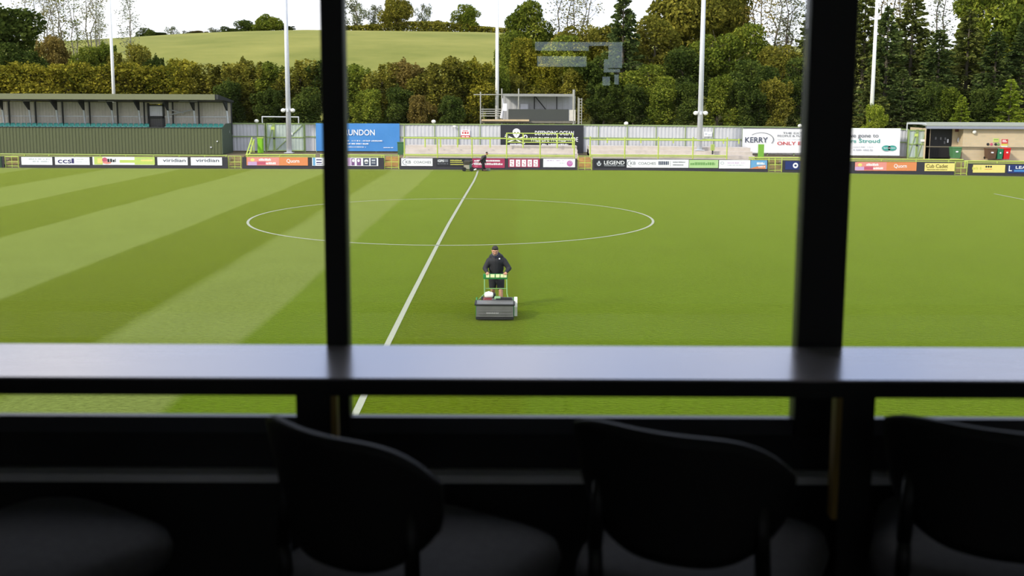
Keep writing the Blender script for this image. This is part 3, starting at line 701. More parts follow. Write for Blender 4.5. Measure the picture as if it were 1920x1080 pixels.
perimeter(1404, 1560, 295.5, 'lime railing behind the boards left of the wide mullion', [1412, 1454, 1500, 1556], grass_green)
perimeter(1566, 1806, 298.0, 'lime railing behind the orange and yellow boards right of the mullion', [1570, 1653, 1718, 1779], grass_green)
perimeter(1808, 1990, 302.0, 'lime railing behind the boards at the right photo edge', [1810, 1870, 1930], grass_green)

# gaps between boards: steps up the bank and a lime gate
def gap(x0, x1, y0, y1, label, glabel, m=timber):
    Y = 33.9; r = MB(); a, b_ = PX(x0, Y) + 0.04, PX(x1, Y) - 0.04; g = zg(a)
    for i in range(4): r.span((a, 33.8 + 0.34 * i, 0.02 + g), (b_, 35.3, 0.22 * (i + 1) + g))
    tag(r.build('bank_steps', m), label, 'steps')
    Y = 33.3; r = thing('small_gate', (PX((x0 + x1) / 2, Y), Y, g), glabel, 'gate')
    zt_, zb_ = PZ(x0, y0, Y), PZ(x0, y1, Y)
    for x in (x0 + 0.8, (x0 + x1) / 2, x1 - 0.8):
        q = MB(); q.tube((PX(x, Y), Y, g), (PX(x, Y), Y, zt_), 0.035 if x != (x0 + x1) / 2 else 0.022); q.build('upright', grass_green, r)
    for z in (zt_ - 0.03, (zt_ + g) / 2, g + 0.12):
        q = MB(); q.tube((PX(x0 + 0.8, Y), Y, z), (PX(x1 - 0.8, Y), Y, z), 0.028); q.build('cross_rail', grass_green, r)
earth = mat('step_earth', (142, 128, 88), 0.95, 0.2)
gap(6, 32, 293, 316, 'pale bank steps in the gap at the left photo edge', 'lime gate in the gap left of the white boards', earth)
gap(426, 451, 292, 317, 'brown steps in the gap below the lime ladder frame', 'lime gate in the gap left of the orange board', earth)
gap(719, 748, 290, 317, 'timber steps in the gap below the right end of the blue banner', 'lime gate in the gap below the blue banner', timber)
gap(1084, 1111, 292, 320, 'timber steps in the gap below the right end of the skull banner', 'lime gate in the gap left of the black board with a white crest', timber)
gap(1443, 1469, 295, 323, 'earth steps in the gap right of the blue and orange panel', 'lime gate in the gap below the banner with the grey oval', earth)
gap(1794, 1818, 302, 328, 'grey steps in the gap between the two yellow boards', 'lime gate in the gap between the two yellow boards', earth)

# ------------------------------------------------------------------ advertising boards along the touchline
BY = 33.1
def boards(x0, x1, yt, yb, label, panels, base='black', h=None):
    """one run of boards; panels: (px0, px1, ytop, ybottom, colour, draw)"""
    a, b_ = PX(x0, BY), PX(x1, BY); g0, g1 = zg(a), zg(b_)
    r = thing('advertising_board', ((a + b_) / 2, BY, (g0 + g1) / 2), label, 'board')
    zt0, zt1 = PZ(x0, yt[0], BY), PZ(x1, yt[1], BY)
    q = MB(); v = [(a, BY, g0), (b_, BY, g1), (b_, BY, zt1), (a, BY, zt0)]; q.v = v + [(x, BY + 0.10, z) for x, y, z in v]
    q.f = [(0, 1, 2, 3), (7, 6, 5, 4), (0, 4, 5, 1), (1, 5, 6, 2), (2, 6, 7, 3), (3, 7, 4, 0)]; q.m = [0] * 6; q.build('backing_board', black_board, r)
    for p0, p1, q0, q1, col, draw, plabel in panels:
        A, B = P(p0, q1, BY - 0.03), P(p1, q0, BY - 0.03); q = MB(); use(q, col)
        q.span((A.x, BY - 0.03, A.z), (B.x, BY - 0.002, B.z))
        if draw: draw(q, lambda x: PX(x, BY - 0.03), lambda y: A.z + (q1 - y) / (q1 - q0) * (B.z - A.z), BY - 0.034)
        o = q.build('advert_panel', compact(q), r); tag(o, plabel)
    for i in range(int((b_ - a) / 2.6) + 2):
        X_ = a + 0.15 + (b_ - a - 0.3) * i / (int((b_ - a) / 2.6) + 1); q = MB(); q.tube((X_, BY + 0.12, zg(X_) + (zt0 - g0) * 0.75), (X_, BY + 0.55, zg(X_)), 0.03); q.build('prop', dark_steel, r)
    return r
def rect(q, X, Z, Y, k, *rs):
    use(q, k)
    for i, (a, b_, c, d) in enumerate(rs): plate(q, X(a), X(b_), Z(d), Z(c), Y)
# run in front of the stand
def pa1(q, X, Z, Y): dash_row(q, X, Z, Y, 50, 90, 297, 299.6, 'pale', 1, .6); dash_row(q, X, Z, Y, 56, 88, 301.5, 304, 'pale', 2, .6)
def pa2(q, X, Z, Y):
    use(q, 'navy'); write(q, 'ccsi', X(105.5), X(135.5), Z(306.2), Z(297), Y); dash_row(q, X, Z, Y, 141, 160, 298, 299.2, 'pale', 3); dash_row(q, X, Z, Y, 140, 163, 303, 304.0, 'pale', 3)
    rect(q, X, Z, Y + .001, 'navy', (131.5, 136, 297.2, 306))
def pa3(q, X, Z, Y):
    rect(q, X, Z, Y + .002, 'lime', (174, 190, 294.5, 308.5), (250, 288, 294.5, 308.5), (222, 250, 300, 305))
    rect(q, X, Z, Y + .001, 'cream', (180, 189, 297, 306), (262, 284, 299, 302))
    use(q, 'rose'); S = X(1) - X(0); disc(q, X(194), Z(300), 5 * S, 4.6 * S, Y); use(q, 'pink'); disc(q, X(198), Z(305), 8 * S, 2.4 * S, Y - .001)
    dash_row(q, X, Z, Y - .002, 199, 215, 298, 304, 'dark', 6, .9); dash_row(q, X, Z, Y - .001, 252, 284, 297.5, 299, 'mint', 7)
def vir(a, b_):
    def d(q, X, Z, Y): use(q, 'slate'); write(q, 'viridian', X(a), X(b_), Z(303.8), Z(297.4), Y)
    return d
boards((33.5), 424.5, (293.3, 294.5), (315, 317), 'black run of white and lime sponsor boards in front of the covered stand', [
    (40.5, 97.5, 294.6, 309, 'white', pa1, 'white panel with faint grey print'), (103.5, 167.5, 294.6, 309, 'white', pa2, 'white panel with navy lower case lettering'),
    (174, 288.5, 294.6, 309, 'white', pa3, 'white and lime panel with a rose figure'), (295.5, 351.5, 295, 309.6, 'white', vir(303, 346), 'left white panel with spaced dark lettering'), (358, 416, 295.2, 310, 'white', vir(365, 409), 'right white panel with spaced dark lettering')])
boards(-80, 3.5, (293, 293), (315, 315), 'dark green board at the left photo edge', [(-78, 2.5, 294, 314, 'bottle', None, 'dark green panel')])
def quorn(x0, y0):
    def d(q, X, Z, Y):
        dx = x0 - 462.5; dy = y0
        rect(q, X, Z, Y + .002, 'pink', (462.5 + dx, 522 + dx, 295 + dy, 310 + dy)); rect(q, X, Z, Y + .001, 'lilac', (463 + dx, 480 + dx, 303.5 + dy, 310 + dy)); rect(q, X, Z, Y + .001, 'rose', (480 + dx, 497 + dx, 303 + dy, 309 + dy))
        use(q, 'cream'); S = X(1) - X(0); disc(q, X(472 + dx), Z(300 + dy), 4 * S, 3 * S, Y)
        dash_row(q, X, Z, Y - .001, 484 + dx, 507 + dx, 297.4 + dy, 301.6 + dy, 'white', 12, .9); dash_row(q, X, Z, Y - .001, 497 + dx, 516 + dx, 304.2 + dy, 308 + dy, 'white', 13, .9)
        use(q, 'white'); write(q, 'Quorn', X(536 + dx), X(560 + dx), Z(306.2 + dy), Z(298.2 + dy), Y)
    return d
def pb2(q, X, Z, Y):
    rect(q, X, Z, Y + .002, 'sky', (585.5, 590, 296, 310.5)); rect(q, X, Z, Y, 'navy', (592, 602, 299, 301), (592, 602, 304, 306), (592, 604, 308, 309))
    rect(q, X, Z, Y, 'lilac', (640, 657, 296, 310.5)); rect(q, X, Z, Y, 'purple', (658, 664, 297, 310), (668, 676, 297, 310)); use(q, 'white'); S = X(1) - X(0)
    for x in (661.5, 671.5): disc(q, X(x), Z(301), 2.2 * S, 3 * S, Y - .002)
    rect(q, X, Z, Y, 'slate', (680, 691.5, 296.5, 310), (694, 705.5, 296.5, 310)); use(q, 'white'); disc(q, X(686), Z(302), 3.8 * S, 3.2 * S, Y - .002); rect(q, X, Z, Y - .002, 'white', (683.5, 688.5, 303, 306.5)); rect(q, X, Z, Y - .002, 'pale', (696, 703, 299, 302), (696, 703, 304.5, 306))
boards(452.5, 719, (294.6, 296), (317, 318), 'black run with an orange board passing behind the thin mullion', [
    (462.5, 577, 295, 310, 'orange', quorn(462.5, 0), 'orange panel with white lettering'), (585.5, 709, 296, 310.8, 'white', pb2, 'white panel with purple squares')], h=None)
def coaches(x0, dy, extra=None):
    def d(q, X, Z, Y):
        S = X(1) - X(0); use(q, 'slate'); disc(q, X(x0 + 7), Z(304 + dy), 7 * S, 5.5 * S, Y, 24, 0.86, 1.6, 4.9); use(q, 'grey'); write(q, 'KB', X(x0 + 6), X(x0 + 16), Z(306.5 + dy), Z(301 + dy), Y)
        use(q, 'grey'); write(q, 'COACHES', X(x0 + 21), X(x0 + 54), Z(306.2 + dy), Z(301.6 + dy), Y)
        if extra: extra(q, X, Z, Y)
    return d
def pc2(q, X, Z, Y):
    rect(q, X, Z, Y, 'grey', (819.5, 840, 299, 304)); use(q, 'white'); write(q, 'GPS', X(821), X(832), Z(304), Z(299.4), Y - .002); dash_row(q, X, Z, Y, 820, 840, 306, 308, 'grey', 5, .7)
    dash_row(q, X, Z, Y, 844, 866, 299.6, 301.8, 'yellow', 2, .9); dash_row(q, X, Z, Y, 844, 868, 303.2, 305, 'yellow', 3, .9); rect(q, X, Z, Y, 'yellow', (844, 869, 307.6, 309))
def pc3(q, X, Z, Y):
    dash_row(q, X, Z, Y, 889, 938, 300, 303, 'white', 5, .85); dash_row(q, X, Z, Y, 889, 943, 305.6, 309.2, 'white', 9, .85); rect(q, X, Z, Y, 'rose', (890, 896, 310.5, 313.5))
def pc4(q, X, Z, Y):
    for i, x in enumerate((956, 967.5, 978.5, 989.5, 1000.5)):
        rect(q, X, Z, Y, 'white', (x, x + 8.3, 299.5, 312.3)); rect(q, X, Z, Y - .002, 'rose', (x + 2 + (i % 3), x + 6, 302 + i % 2, 303.5 + i % 2), (x + 1.5, x + 5, 306, 307), (x + 3, x + 6.5, 308.5, 310))
def pc5(q, X, Z, Y):
    S = X(1) - X(0); use(q, 'magenta'); disc(q, X(1069), Z(306.5), 5.6 * S, 5.6 * S, Y); use(q, 'lilac'); disc(q, X(1070), Z(305), 3.5 * S, 2.6 * S, Y - .002, 14, .6); dash_row(q, X, Z, Y, 1026, 1058, 300, 302, 'lilac', 3, .6); dash_row(q, X, Z, Y, 1050, 1060, 305, 306.5, 'pale', 3, .6)
boards(749, 1082.5, (296, 297.8), (318, 320.5), 'black run of white, crimson and dark boards behind the far groundsman', [
    (752.5, 811, 297, 311, 'white', coaches(754, 0.2), 'white panel with a grey arc emblem'), (818, 870, 297, 311, 'black', pc2, 'dark panel with yellow print'), (885.5, 946.5, 297.4, 314.5, 'crimson', pc3, 'crimson panel with white print'),
    (953, 1012, 297.8, 313.5, 'crimson', pc4, 'crimson panel with five white squares'), (1018.5, 1078.5, 298, 313.4, 'white', pc5, 'white panel with a magenta ball')])
def pd0(q, X, Z, Y):
    use(q, 'white'); write(q, 'LEGEND', X(1133.5), X(1172), Z(308.4), Z(301.4), Y); dash_row(q, X, Z, Y, 1134, 1172, 310, 311.2, 'pale', 3, .8); S = X(1) - X(0)
    disc(q, X(1124), Z(306.3), 4.2 * S, 5 * S, Y, 16, 0.55, 2.9, 6.4); disc(q, X(1124), Z(304.5), 2.0 * S, 2.8 * S, Y)
def exd(q, X, Z, Y):
    dash_row(q, X, Z, Y, 1236, 1256, 302.5, 309, 'slate', 8, .9); rect(q, X, Z, Y, 'grey', (1258, 1258.5, 302, 312)); dash_row(q, X, Z, Y, 1263, 1287, 303, 305, 'grey', 3, .8); dash_row(q, X, Z, Y, 1263, 1283, 308, 310, 'grey', 4, .8)
def pd3(q, X, Z, Y): dash_row(q, X, Z, Y, 1296, 1343, 304.5, 309.5, 'green', 5, .85)
def pd4(q, X, Z, Y): use(q, 'pale'); S = X(1) - X(0); disc(q, X(1356), Z(306), 3.5 * S, 3 * S, Y, 14, .6); dash_row(q, X, Z, Y, 1366, 1400, 304.5, 306.5, 'lilac', 3, .7); dash_row(q, X, Z, Y, 1366, 1396, 309, 310.5, 'pale', 4, .7)
def pd5(q, X, Z, Y):
    use(q, 'orange'); q.add([(X(1407), Y, Z(316.4)), (X(1438), Y, Z(316.4)), (X(1438), Y, Z(309.5)), (X(1424), Y, Z(311.5))], [(0, 1, 2, 3)]); dash_row(q, X, Z, Y - .002, 1421, 1436, 304.5, 308.6, 'white', 4, .9); dash_row(q, X, Z, Y - .002, 1424, 1437, 311.5, 313.5, 'white', 3, .8)
boards(1112.5, 1442, (297.6, 300.5), (320.6, 323.6), 'black run of boards starting with a black panel and white crest below the right terrace', [
    (1114, 1174, 298.4, 314, 'black', pd0, 'black panel with white serif capitals'), (1175, 1291.5, 299.4, 314.2, 'white', coaches(1177, 2.6, exd), 'wide white panel with arc emblem'), (1292, 1347, 300, 314.8, 'mint', pd3, 'pale green panel'),
    (1348, 1407, 300.4, 315.8, 'white', pd4, 'white panel with faint print'), (1407.4, 1438.5, 300.6, 316.6, 'sky', pd5, 'blue and orange panel')])
def pe0(q, X, Z, Y): use(q, 'white'); S = X(1) - X(0); disc(q, X(1494), Z(310.3), 5 * S, 5.2 * S, Y); use(q, 'deep'); disc(q, X(1494), Z(310.3), 2.4 * S, 2 * S, Y - .002)
def pe2(q, X, Z, Y): use(q, 'brown'); write(q, 'Cub Cadet', X(1740), X(1781), Z(314.8), Z(308), Y); dash_row(q, X, Z, Y, 1742, 1780, 317.4, 318.8, 'brown', 4, .8)
boards(1470, 1793, (301, 304.5), (323.8, 327.5), 'black run with navy, orange and yellow boards passing behind the wide mullion', [
    (1472, 1536, 302.6, 318, 'deep', pe0, 'navy panel with a white disc'), (1606, 1719, 304, 320, 'orange', quorn(1606, 9.4), 'orange panel with white lettering'), (1733.5, 1790.5, 306.0, 320.8, 'cream', pe2, 'yellow panel with brown script')])
def pf0(q, X, Z, Y):
    S = X(1) - X(0); use(q, 'black')
    for x in (1853.5, 1857.8, 1862.2): disc(q, X(x), Z(312.6), 1.9 * S, 1.9 * S, Y)
    dash_row(q, X, Z, Y, 1851, 1865, 316.5, 318, 'orange', 3, .8); dash_row(q, X, Z, Y, 1827, 1845, 313, 318, 'yellow', 3, .6)
def pf1(q, X, Z, Y):
    use(q, 'white'); write(q, 'L', X(1896), X(1902), Z(321), Z(311), Y); write(q, 'LEARN', X(1909), X(1945), Z(316.6), Z(311.5), Y); use(q, 'blue'); plate(q, X(1906), X(1950), Z(322), Z(318.6), Y)
boards(1820, 1990, (306.5, 308.2), (328, 330), 'black run with a pale yellow and a blue board at the right photo edge', [
    (1824, 1885, 309, 323.6, 'cream', pf0, 'pale yellow panel with three black dots'), (1889, 1988, 309.6, 324.6, 'deep', pf1, 'blue panel with white lettering')])

# ------------------------------------------------------------------ small things at the fence foot
x = PX(488, 37.0); zc_ = PZ(488, 286, 37.0) - 0.075
r = thing('storage_cabinet', (x, 37.0, zc_), 'bright lime green cabinet standing by the fence left of the double gate', 'cabinet')
lime_m = mat('cabinet_lime', (128, 190, 24), 0.5, 0.06)
q = MB(); q.box((x, 37.0, zc_ + 0.63), (0.42, 0.4, 1.22), bev=0.02); q.build('body', lime_m, r)
q = MB(); q.box((x, 36.79, zc_ + 0.63), (0.34, 0.03, 1.08), bev=0.01); q.build('door', lime_m, r); q = MB(); q.box((x, 37.0, zc_ + 1.27), (0.5, 0.48, 0.06)); q.build('lid', grass_green, r)
r = thing('stair_handrail', (PX(468, 36), 36, PZ(468, 290, 36)), 'lime ladder-shaped stair handrails leaning beside the bright green cabinet', 'handrail')
for dx, y1 in ((0, 258), (5.5, 262)):
    q = MB(); q.tube(P(461.5 + dx, 292, 35.2), P(472.5 + dx * 0.7, y1, 36.8), 0.05); q.tube(P(472.5 + dx * 0.7, y1, 36.8), P(472.5 + dx * 0.7, 286, 36.8), 0.04); q.build('side_rail', grass_green, r)
q = MB()
for k in range(5):
    t_ = 0.1 + k * 0.19; a = P(461.5, 292, 35.2).lerp(P(472.5, 258, 36.8), t_); b_ = P(467, 292, 35.2).lerp(P(476.3, 262, 36.8), t_); q.tube(a, b_, 0.03)
q.build('rungs', grass_green, r)
p = P(1333, 288, 37.4); r = thing('cable_box', (PX(1337, 36.6), 36.6, 1.10), 'small lime cable box at the foot of the right camera pole', 'box')
q = MB(); q.box((PX(1337, 36.9), 36.9, 1.62), (0.30, 0.2, 0.5), bev=0.02); q.build('housing', rail_dim, r); q = MB(); q.box((PX(1337, 36.9), 36.9, 1.22), (0.1, 0.1, 0.3)); q.build('stem', dark_steel, r)
p = P(752, 279, 38.5); r = thing('waste_bin', (p.x, 38.5, p.z - 0.5), 'dark green bin at the right end of the blue banner', 'bin')
bin_green = mat('bin_green', (58, 104, 66), 0.5, 0.08)
q = MB(); q.prism([(-0.24, 0), (0.24, 0), (0.28, 1.0), (-0.28, 1.0)], lambda u, v: (p.x + u, 38.25, p.z - 0.5 + v), (0, 0.5, 0)); q.build('body', bin_green, r); q = MB(); q.box((p.x, 38.5, p.z + 0.53), (0.62, 0.58, 0.07), bev=0.02); q.build('lid', bin_green, r)

# ------------------------------------------------------------------ floodlight poles
lamp_grey = mat('floodlight_case', (70, 72, 76), 0.5, 0.06)
def flood_pole(xb, yb, xt, Y, w0, w1, m, label, cams=None, zb=None):
    a = P(xb, yb, Y); top = P(xt, 0, Y); zb = a.z if zb is None else zb
    H = 17.0; r = thing('floodlight_pole', (a.x, Y, zb), label, 'pole')
    k = (Y - CAM.y) / FPX; f = (H - 0) / max(0.1, top.z - zb)
    r0, r1 = w0 * k / 2, max(0.05, (w0 + (w1 - w0) * f) * k / 2)
    q = MB(); q.tube((a.x, Y, zb), (a.x, Y, zb + H), r0, r1, 14); q.build('mast', m, r, True)
    q = MB(); q.tube((a.x - 1.2, Y, zb + H - 0.1), (a.x + 1.2, Y, zb + H - 0.1), 0.06); q.build('crossbar', m, r)
    for dx in (-0.9, 0, 0.9):
        q = MB(); q.box((a.x + dx, Y - 0.25, zb + H + 0.15), (0.6, 0.25, 0.45), bev=0.04); q.build('floodlight', lamp_grey, r)
    q = MB(); q.box((a.x, Y, zb + 0.02), (r0 * 3.2, r0 * 3.2, 0.05)); q.build('base_plate', m, r)
    if cams:
        zc2 = PZ(xb, cams, Y)
        for s in (-1, 1):
            q = MB(); q.tube((a.x, Y - 0.05, zc2 + 0.12), (a.x + s * 0.42, Y - 0.1, zc2 + 0.10), 0.035); q.ball((a.x + s * 0.40, Y - 0.1, zc2), (0.20, 0.20, 0.17), 8, 12); q.build('dome_camera', pole_white, r, True)
        q = MB(); q.box((a.x, Y - r0 - 0.06, zc2 - 0.02), (0.16, 0.16, 0.26), bev=0.03); q.build('junction_box', pole_grey, r)
    return r
flood_pole(542.3, 283, 534.8, 39.6, 10.2, 7.0, pole_grey, 'tall grey pole with two dome cameras left of the thin mullion', 207, 0.9)
flood_pole(1311, 292, 1318.8, 37.6, 10.5, 8.0, pole_grey, 'tall grey pole with two dome cameras on the right terrace', 212, 1.35)
flood_pole(213.4, 178, 209.3, 46.5, 7.2, 4.6, pole_white, 'slim white pole rising behind the covered stand', None, 1.0)
flood_pole(931.8, 222, 930.0, 46.0, 8.0, 5.2, pole_white, 'slim white pole behind the scaffold gantry', None, 1.0)
flood_pole(1632.5, 240, 1644.5, 45.5, 8.4, 5.4, pole_white, 'slim white pole rising behind the banner with teal lettering', None, 0.9)

# ------------------------------------------------------------------ scaffold gantry behind the fence
GQ = 43.5; zb = 1.0; g = lambda x, y, Y=GQ: P(x, y, Y)
tube_m = mat('scaffold_tube', (168, 166, 156), 0.45, 0.08, metal=0.2)
gan = thing('scaffold_gantry', (PX(990, GQ), GQ + 1, zb), 'grey scaffold gantry with a roofed camera shelter behind the black banner', 'gantry')
for x, y, Y in ((901, 172, GQ), (941, 166, GQ), (972.5, 166, GQ), (1076, 168, GQ), (1086, 184, GQ), (905, 180, GQ + 2.4), (1078, 180, GQ + 2.4), (990, 182, GQ + 2.4)):
    a = g(x, y, Y); q = MB(); q.tube((a.x, Y, zb), a, 0.06 if x != 1076 else 0.11); q.build('standard', tube_m, gan)
for x0, x1, y in ((888, 944, 177.5), (901, 944, 205), (901, 944, 209), (901, 944, 213), (901, 944, 217.5)):
    q = MB(); q.tube(g(x0, y), g(x1, y), 0.045); q.build('ledger', tube_m, gan)
q = MB()
for k in range(9): q.tube(g(1084, 186 + k * 5.4), g(1091, 186 + k * 5.4), 0.03)
q.tube(g(1084, 182), (g(1084, 182).x, GQ, zb), 0.035); q.tube(g(1091, 184), (g(1091, 184).x, GQ, zb), 0.035); q.build('ladder', tube_m, gan)
a, b_ = g(943, 180.5), g(1076, 174.5); q = MB(); q.span((a.x, GQ - 0.05, a.z), (b_.x, GQ + 0.05, b_.z - 0.1)); q.span((a.x, GQ, b_.z - 0.16), (b_.x, GQ + 2.5, b_.z - 0.08)); q.build('shelter_roof', mat('shelter_grey', (150, 150, 146), 0.5, 0.06), gan)
a, b_ = g(943, 226, GQ + 2.3), g(1076, 178, GQ + 2.3); q = MB(); corrugated(q, a.x, b_.x, a.z, b_.z, GQ + 2.3, 0.5, 0.02); q.build('back_sheet', mat('shelter_sheet', (188, 188, 190), 0.55, 0.05), gan)
for x, dia in ((1002, 0), (1044, 0), (1002, 1)):
    q = MB(); q.tube(g(x, 179, GQ + 1.9), g(x + (22 if dia else 0), 206, GQ + 1.9), 0.05); q.build('brace', dark_steel, gan)
a, b_ = g(953, 226), g(1066, 205); q = MB(); q.span((a.x, GQ - 0.12, a.z), (b_.x, GQ + 0.1, b_.z)); q.build('screen_panel', mat('screen_dark', (68, 70, 66), 0.5, 0.06), gan)
a, b_ = g(1067, 228), g(1079, 206); q = MB(); q.span((a.x, GQ - 0.1, a.z), (b_.x, GQ, b_.z)); q.build('grey_panel', clad_back, gan)
a, b_ = g(943.5, 208), g(950.5, 194); q = MB(); q.span((a.x, GQ - 0.2, a.z), (b_.x, GQ - 0.05, b_.z)); q.build('white_panel', white_pvc, gan)
a, b_ = g(976, 206, GQ + 2), g(990, 195, GQ + 2); q = MB(); q.span((a.x, GQ + 1.95, a.z), (b_.x, GQ + 2.05, b_.z)); q.build('notice', white_pvc, gan)
a, b_ = g(902, 230.5), g(1080, 227); q = MB(); q.span((a.x, GQ - 0.1, a.z), (b_.x, GQ + 2.4, b_.z)); q.build('deck_boards', mat('deck_grey', (120, 116, 104), 0.8, 0.15), gan)
a, b_ = g(903, 227), g(992, 224); q = MB(); q.span((a.x, GQ - 0.35, a.z), (b_.x, GQ - 0.12, b_.z)); q.build('toe_board', mat('toe_board', (206, 182, 142), 0.7, 0.12), gan)
q = MB(); q.tube(g(940, 222), g(944, 200), 0.16, 0.10); q.tube(g(944, 200), g(942, 184), 0.10, 0.05); q.build('wrapped_sheet', clad_grey, gan)

# ------------------------------------------------------------------ brick building on the right
BQ = 39.0; bz = PZ(1800, 297, BQ); bt = PZ(1800, 241, BQ); b0, b1 = PX(1739, BQ), PX(2080, BQ)
brick = bpy.data.materials.new('buff_brick'); brick.use_nodes = True
n = brick.node_tree.nodes; l = brick.node_tree.links; b = n['Principled BSDF']; b.inputs['Roughness'].default_value = 0.85
t = n.new('ShaderNodeTexCoord'); mp_ = n.new('ShaderNodeMapping'); mp_.inputs['Rotation'].default_value = (math.radians(90), 0, 0); l.new(t.outputs['Object'], mp_.inputs[0])
bt_ = n.new('ShaderNodeTexBrick'); l.new(mp_.outputs[0], bt_.inputs[0]); bt_.inputs['Scale'].default_value = 1.0; bt_.inputs['Brick Width'].default_value = 0.45; bt_.inputs['Row Height'].default_value = 0.22; bt_.inputs['Mortar Size'].default_value = 0.012
bt_.inputs['Color1'].default_value = (0.66, 0.52, 0.33, 1); bt_.inputs['Color2'].default_value = (0.60, 0.48, 0.31, 1); bt_.inputs['Mortar'].default_value = (0.60, 0.51, 0.37, 1)
l.new(bt_.outputs[0], b.inputs['Base Color'])
hut = thing('brick_building', ((b0 + b1) / 2, BQ + 2, bz), 'low buff brick building with a grey roof edge and dark open doorway', 'building')
d0, d1_ = PX(1744, BQ), PX(1806, BQ)
q = MB(); q.span((b0, BQ, bz - 0.4), (d0, BQ + 0.25, bt)); q.span((d1_, BQ, bz - 0.4), (b1, BQ + 0.25, bt)); q.span((b0, BQ + 3.6, bz - 0.4), (b1, BQ + 3.8, bt)); q.span((b0, BQ, bz - 0.4), (b0 + 0.25, BQ + 3.6, bt)); q.span((b1 - 0.25, BQ, bz - 0.4), (b1, BQ + 3.6, bt))
dd = PX(1786, BQ + 0.9); q.span((dd, BQ + 0.9, bz - 0.4), (d1_ + 0.3, BQ + 1.1, bt)); q.span((d1_ - 0.02, BQ + 0.2, bz - 0.4), (d1_ + 0.2, BQ + 0.95, bt)); q.build('wall', brick, hut)
q = MB(); q.span((d0, BQ + 1.0, bz), (dd + 0.05, BQ + 1.06, bt - 0.05)); q.build('door', mat('door_black', (26, 26, 28), 0.6, 0.1), hut)
q = MB()
for x, y in ((1755, 260), (1764.5, 260.5), (1773, 261), (1772, 268)): q.box((PX(x, BQ + 0.97), BQ + 0.97, PZ(x, y, BQ)), (0.13, 0.03, 0.22))
q.build('door_notices', mat('notice_grey', (120, 120, 124), 0.6, 0.1), hut)
q = MB(); q.box((PX(1778, BQ + 0.95), BQ + 0.95, PZ(1778, 265, BQ)), (0.12, 0.03, 0.30)); q.build('door_notice', white_pvc, hut)
zr0 = PZ(1738, 238.5, BQ); zr1 = PZ(1738, 233, BQ)
q = MB(); q.span((b0 - 0.25, BQ - 0.35, bt - 0.02), (b1 + 0.2, BQ - 0.28, bt + 0.26)); q.build('fascia', mat('fascia_grey', (146, 150, 166), 0.5, 0.05), hut)
q = MB(); q.prism([(BQ - 0.36, bt + 0.20), (BQ + 4.0, bt + 0.45), (BQ + 4.0, bt + 0.36), (BQ - 0.36, bt + 0.26)][::-1], lambda y, z: (b0 - 0.25, y, z), (b1 - b0 + 0.45, 0, 0)); q.build('roof', mat('roof_felt', (150, 154, 140), 0.7, 0.1), hut)
q = MB(); q.tube((b0 - 0.1, BQ - 0.14, PZ(1740, 275, BQ)), (b1, BQ - 0.14, PZ(1740, 275, BQ) - 0.12), 0.05); q.build('wall_rail', mat('rail_brown', (112, 104, 84), 0.6, 0.08), hut)
a = P(1827, 247.5, BQ - 0.12); q = MB(); q.ball(a, (0.17, 0.10, 0.17), 8, 14); q.build('wall_lamp', lamp_glass, hut, True)
def d3(q, X, Z, Y): bars(q, 'white', X, Z, Y, [(.1, .9, .35, .6)])
a, b_ = P(1791, 247, BQ + 0.87), P(1807, 241.5, BQ + 0.87); q = MB(); q.span((a.x, BQ + 0.85, a.z), (b_.x - 0.25, BQ + 0.89, b_.z)); tag(q.build('door_sign', mat('maroon', (110, 56, 58), 0.6, 0.06)), 'maroon sign above the porch beside the dark doorway', 'sign')
q = MB(); a = P(1799.5, 262.5, BQ + 0.8); q.ball((a.x, BQ + 0.80, a.z), (0.22, 0.12, 0.27), 8, 14); tag(q.build('hose_reel', mat('hose_white', (222, 222, 228), 0.5, 0.04), None, True), 'white rounded wall unit in the porch above the green wheelie bin', 'wall unit')
def d4(q, X, Z, Y): bars(q, 'red', X, Z, Y, [(0, 1, .42, 1)]); bars(q, 'white', X, Z, Y - .003, [(.15, .85, .62, .72), (.15, .7, .8, .9)]); bars(q, 'yellow', X, Z, Y, [(0, 1, 0, .42)]); bars(q, 'white', X, Z, Y - .003, [(0, 1, 0, .14)])
sign(1877, 1890, 261, 275.5, BQ - 0.04, 'red and yellow notice on the brick wall above the red bin', d4)
def d5(q, X, Z, Y): bars(q, 'lime', X, Z, Y, [(0, 1, 0, 1)]); bars(q, 'green', X, Z, Y - .003, [(.12, .88, .55, .75)])
sign(1862, 1873, 259.5, 266.5, BQ - 0.04, 'small lime yellow notice on the brick wall above the bins', d5)
for i, (x, k, nm) in enumerate(((1852.5, 'dark', 'dark'), (1859, 'rose', 'rose'), (1867, 'dark', 'grey'), (1872, 'green', 'green'))):
    q = MB(); a = P(x, 270.5 + 0.05 * i, BQ - 0.03); q.tube((a.x, BQ - 0.04, a.z), (a.x, BQ, a.z), 0.11, n=16)
    tag(q.build('wall_plaque', INK[k]), ['dark round plaque above the brown bin, leftmost in its row', 'rose round plaque second in the row above the bins', 'dark round plaque third in the row above the bins', 'green round plaque last in the row above the bins'][i], 'plaque', 'round plaques above the bins')
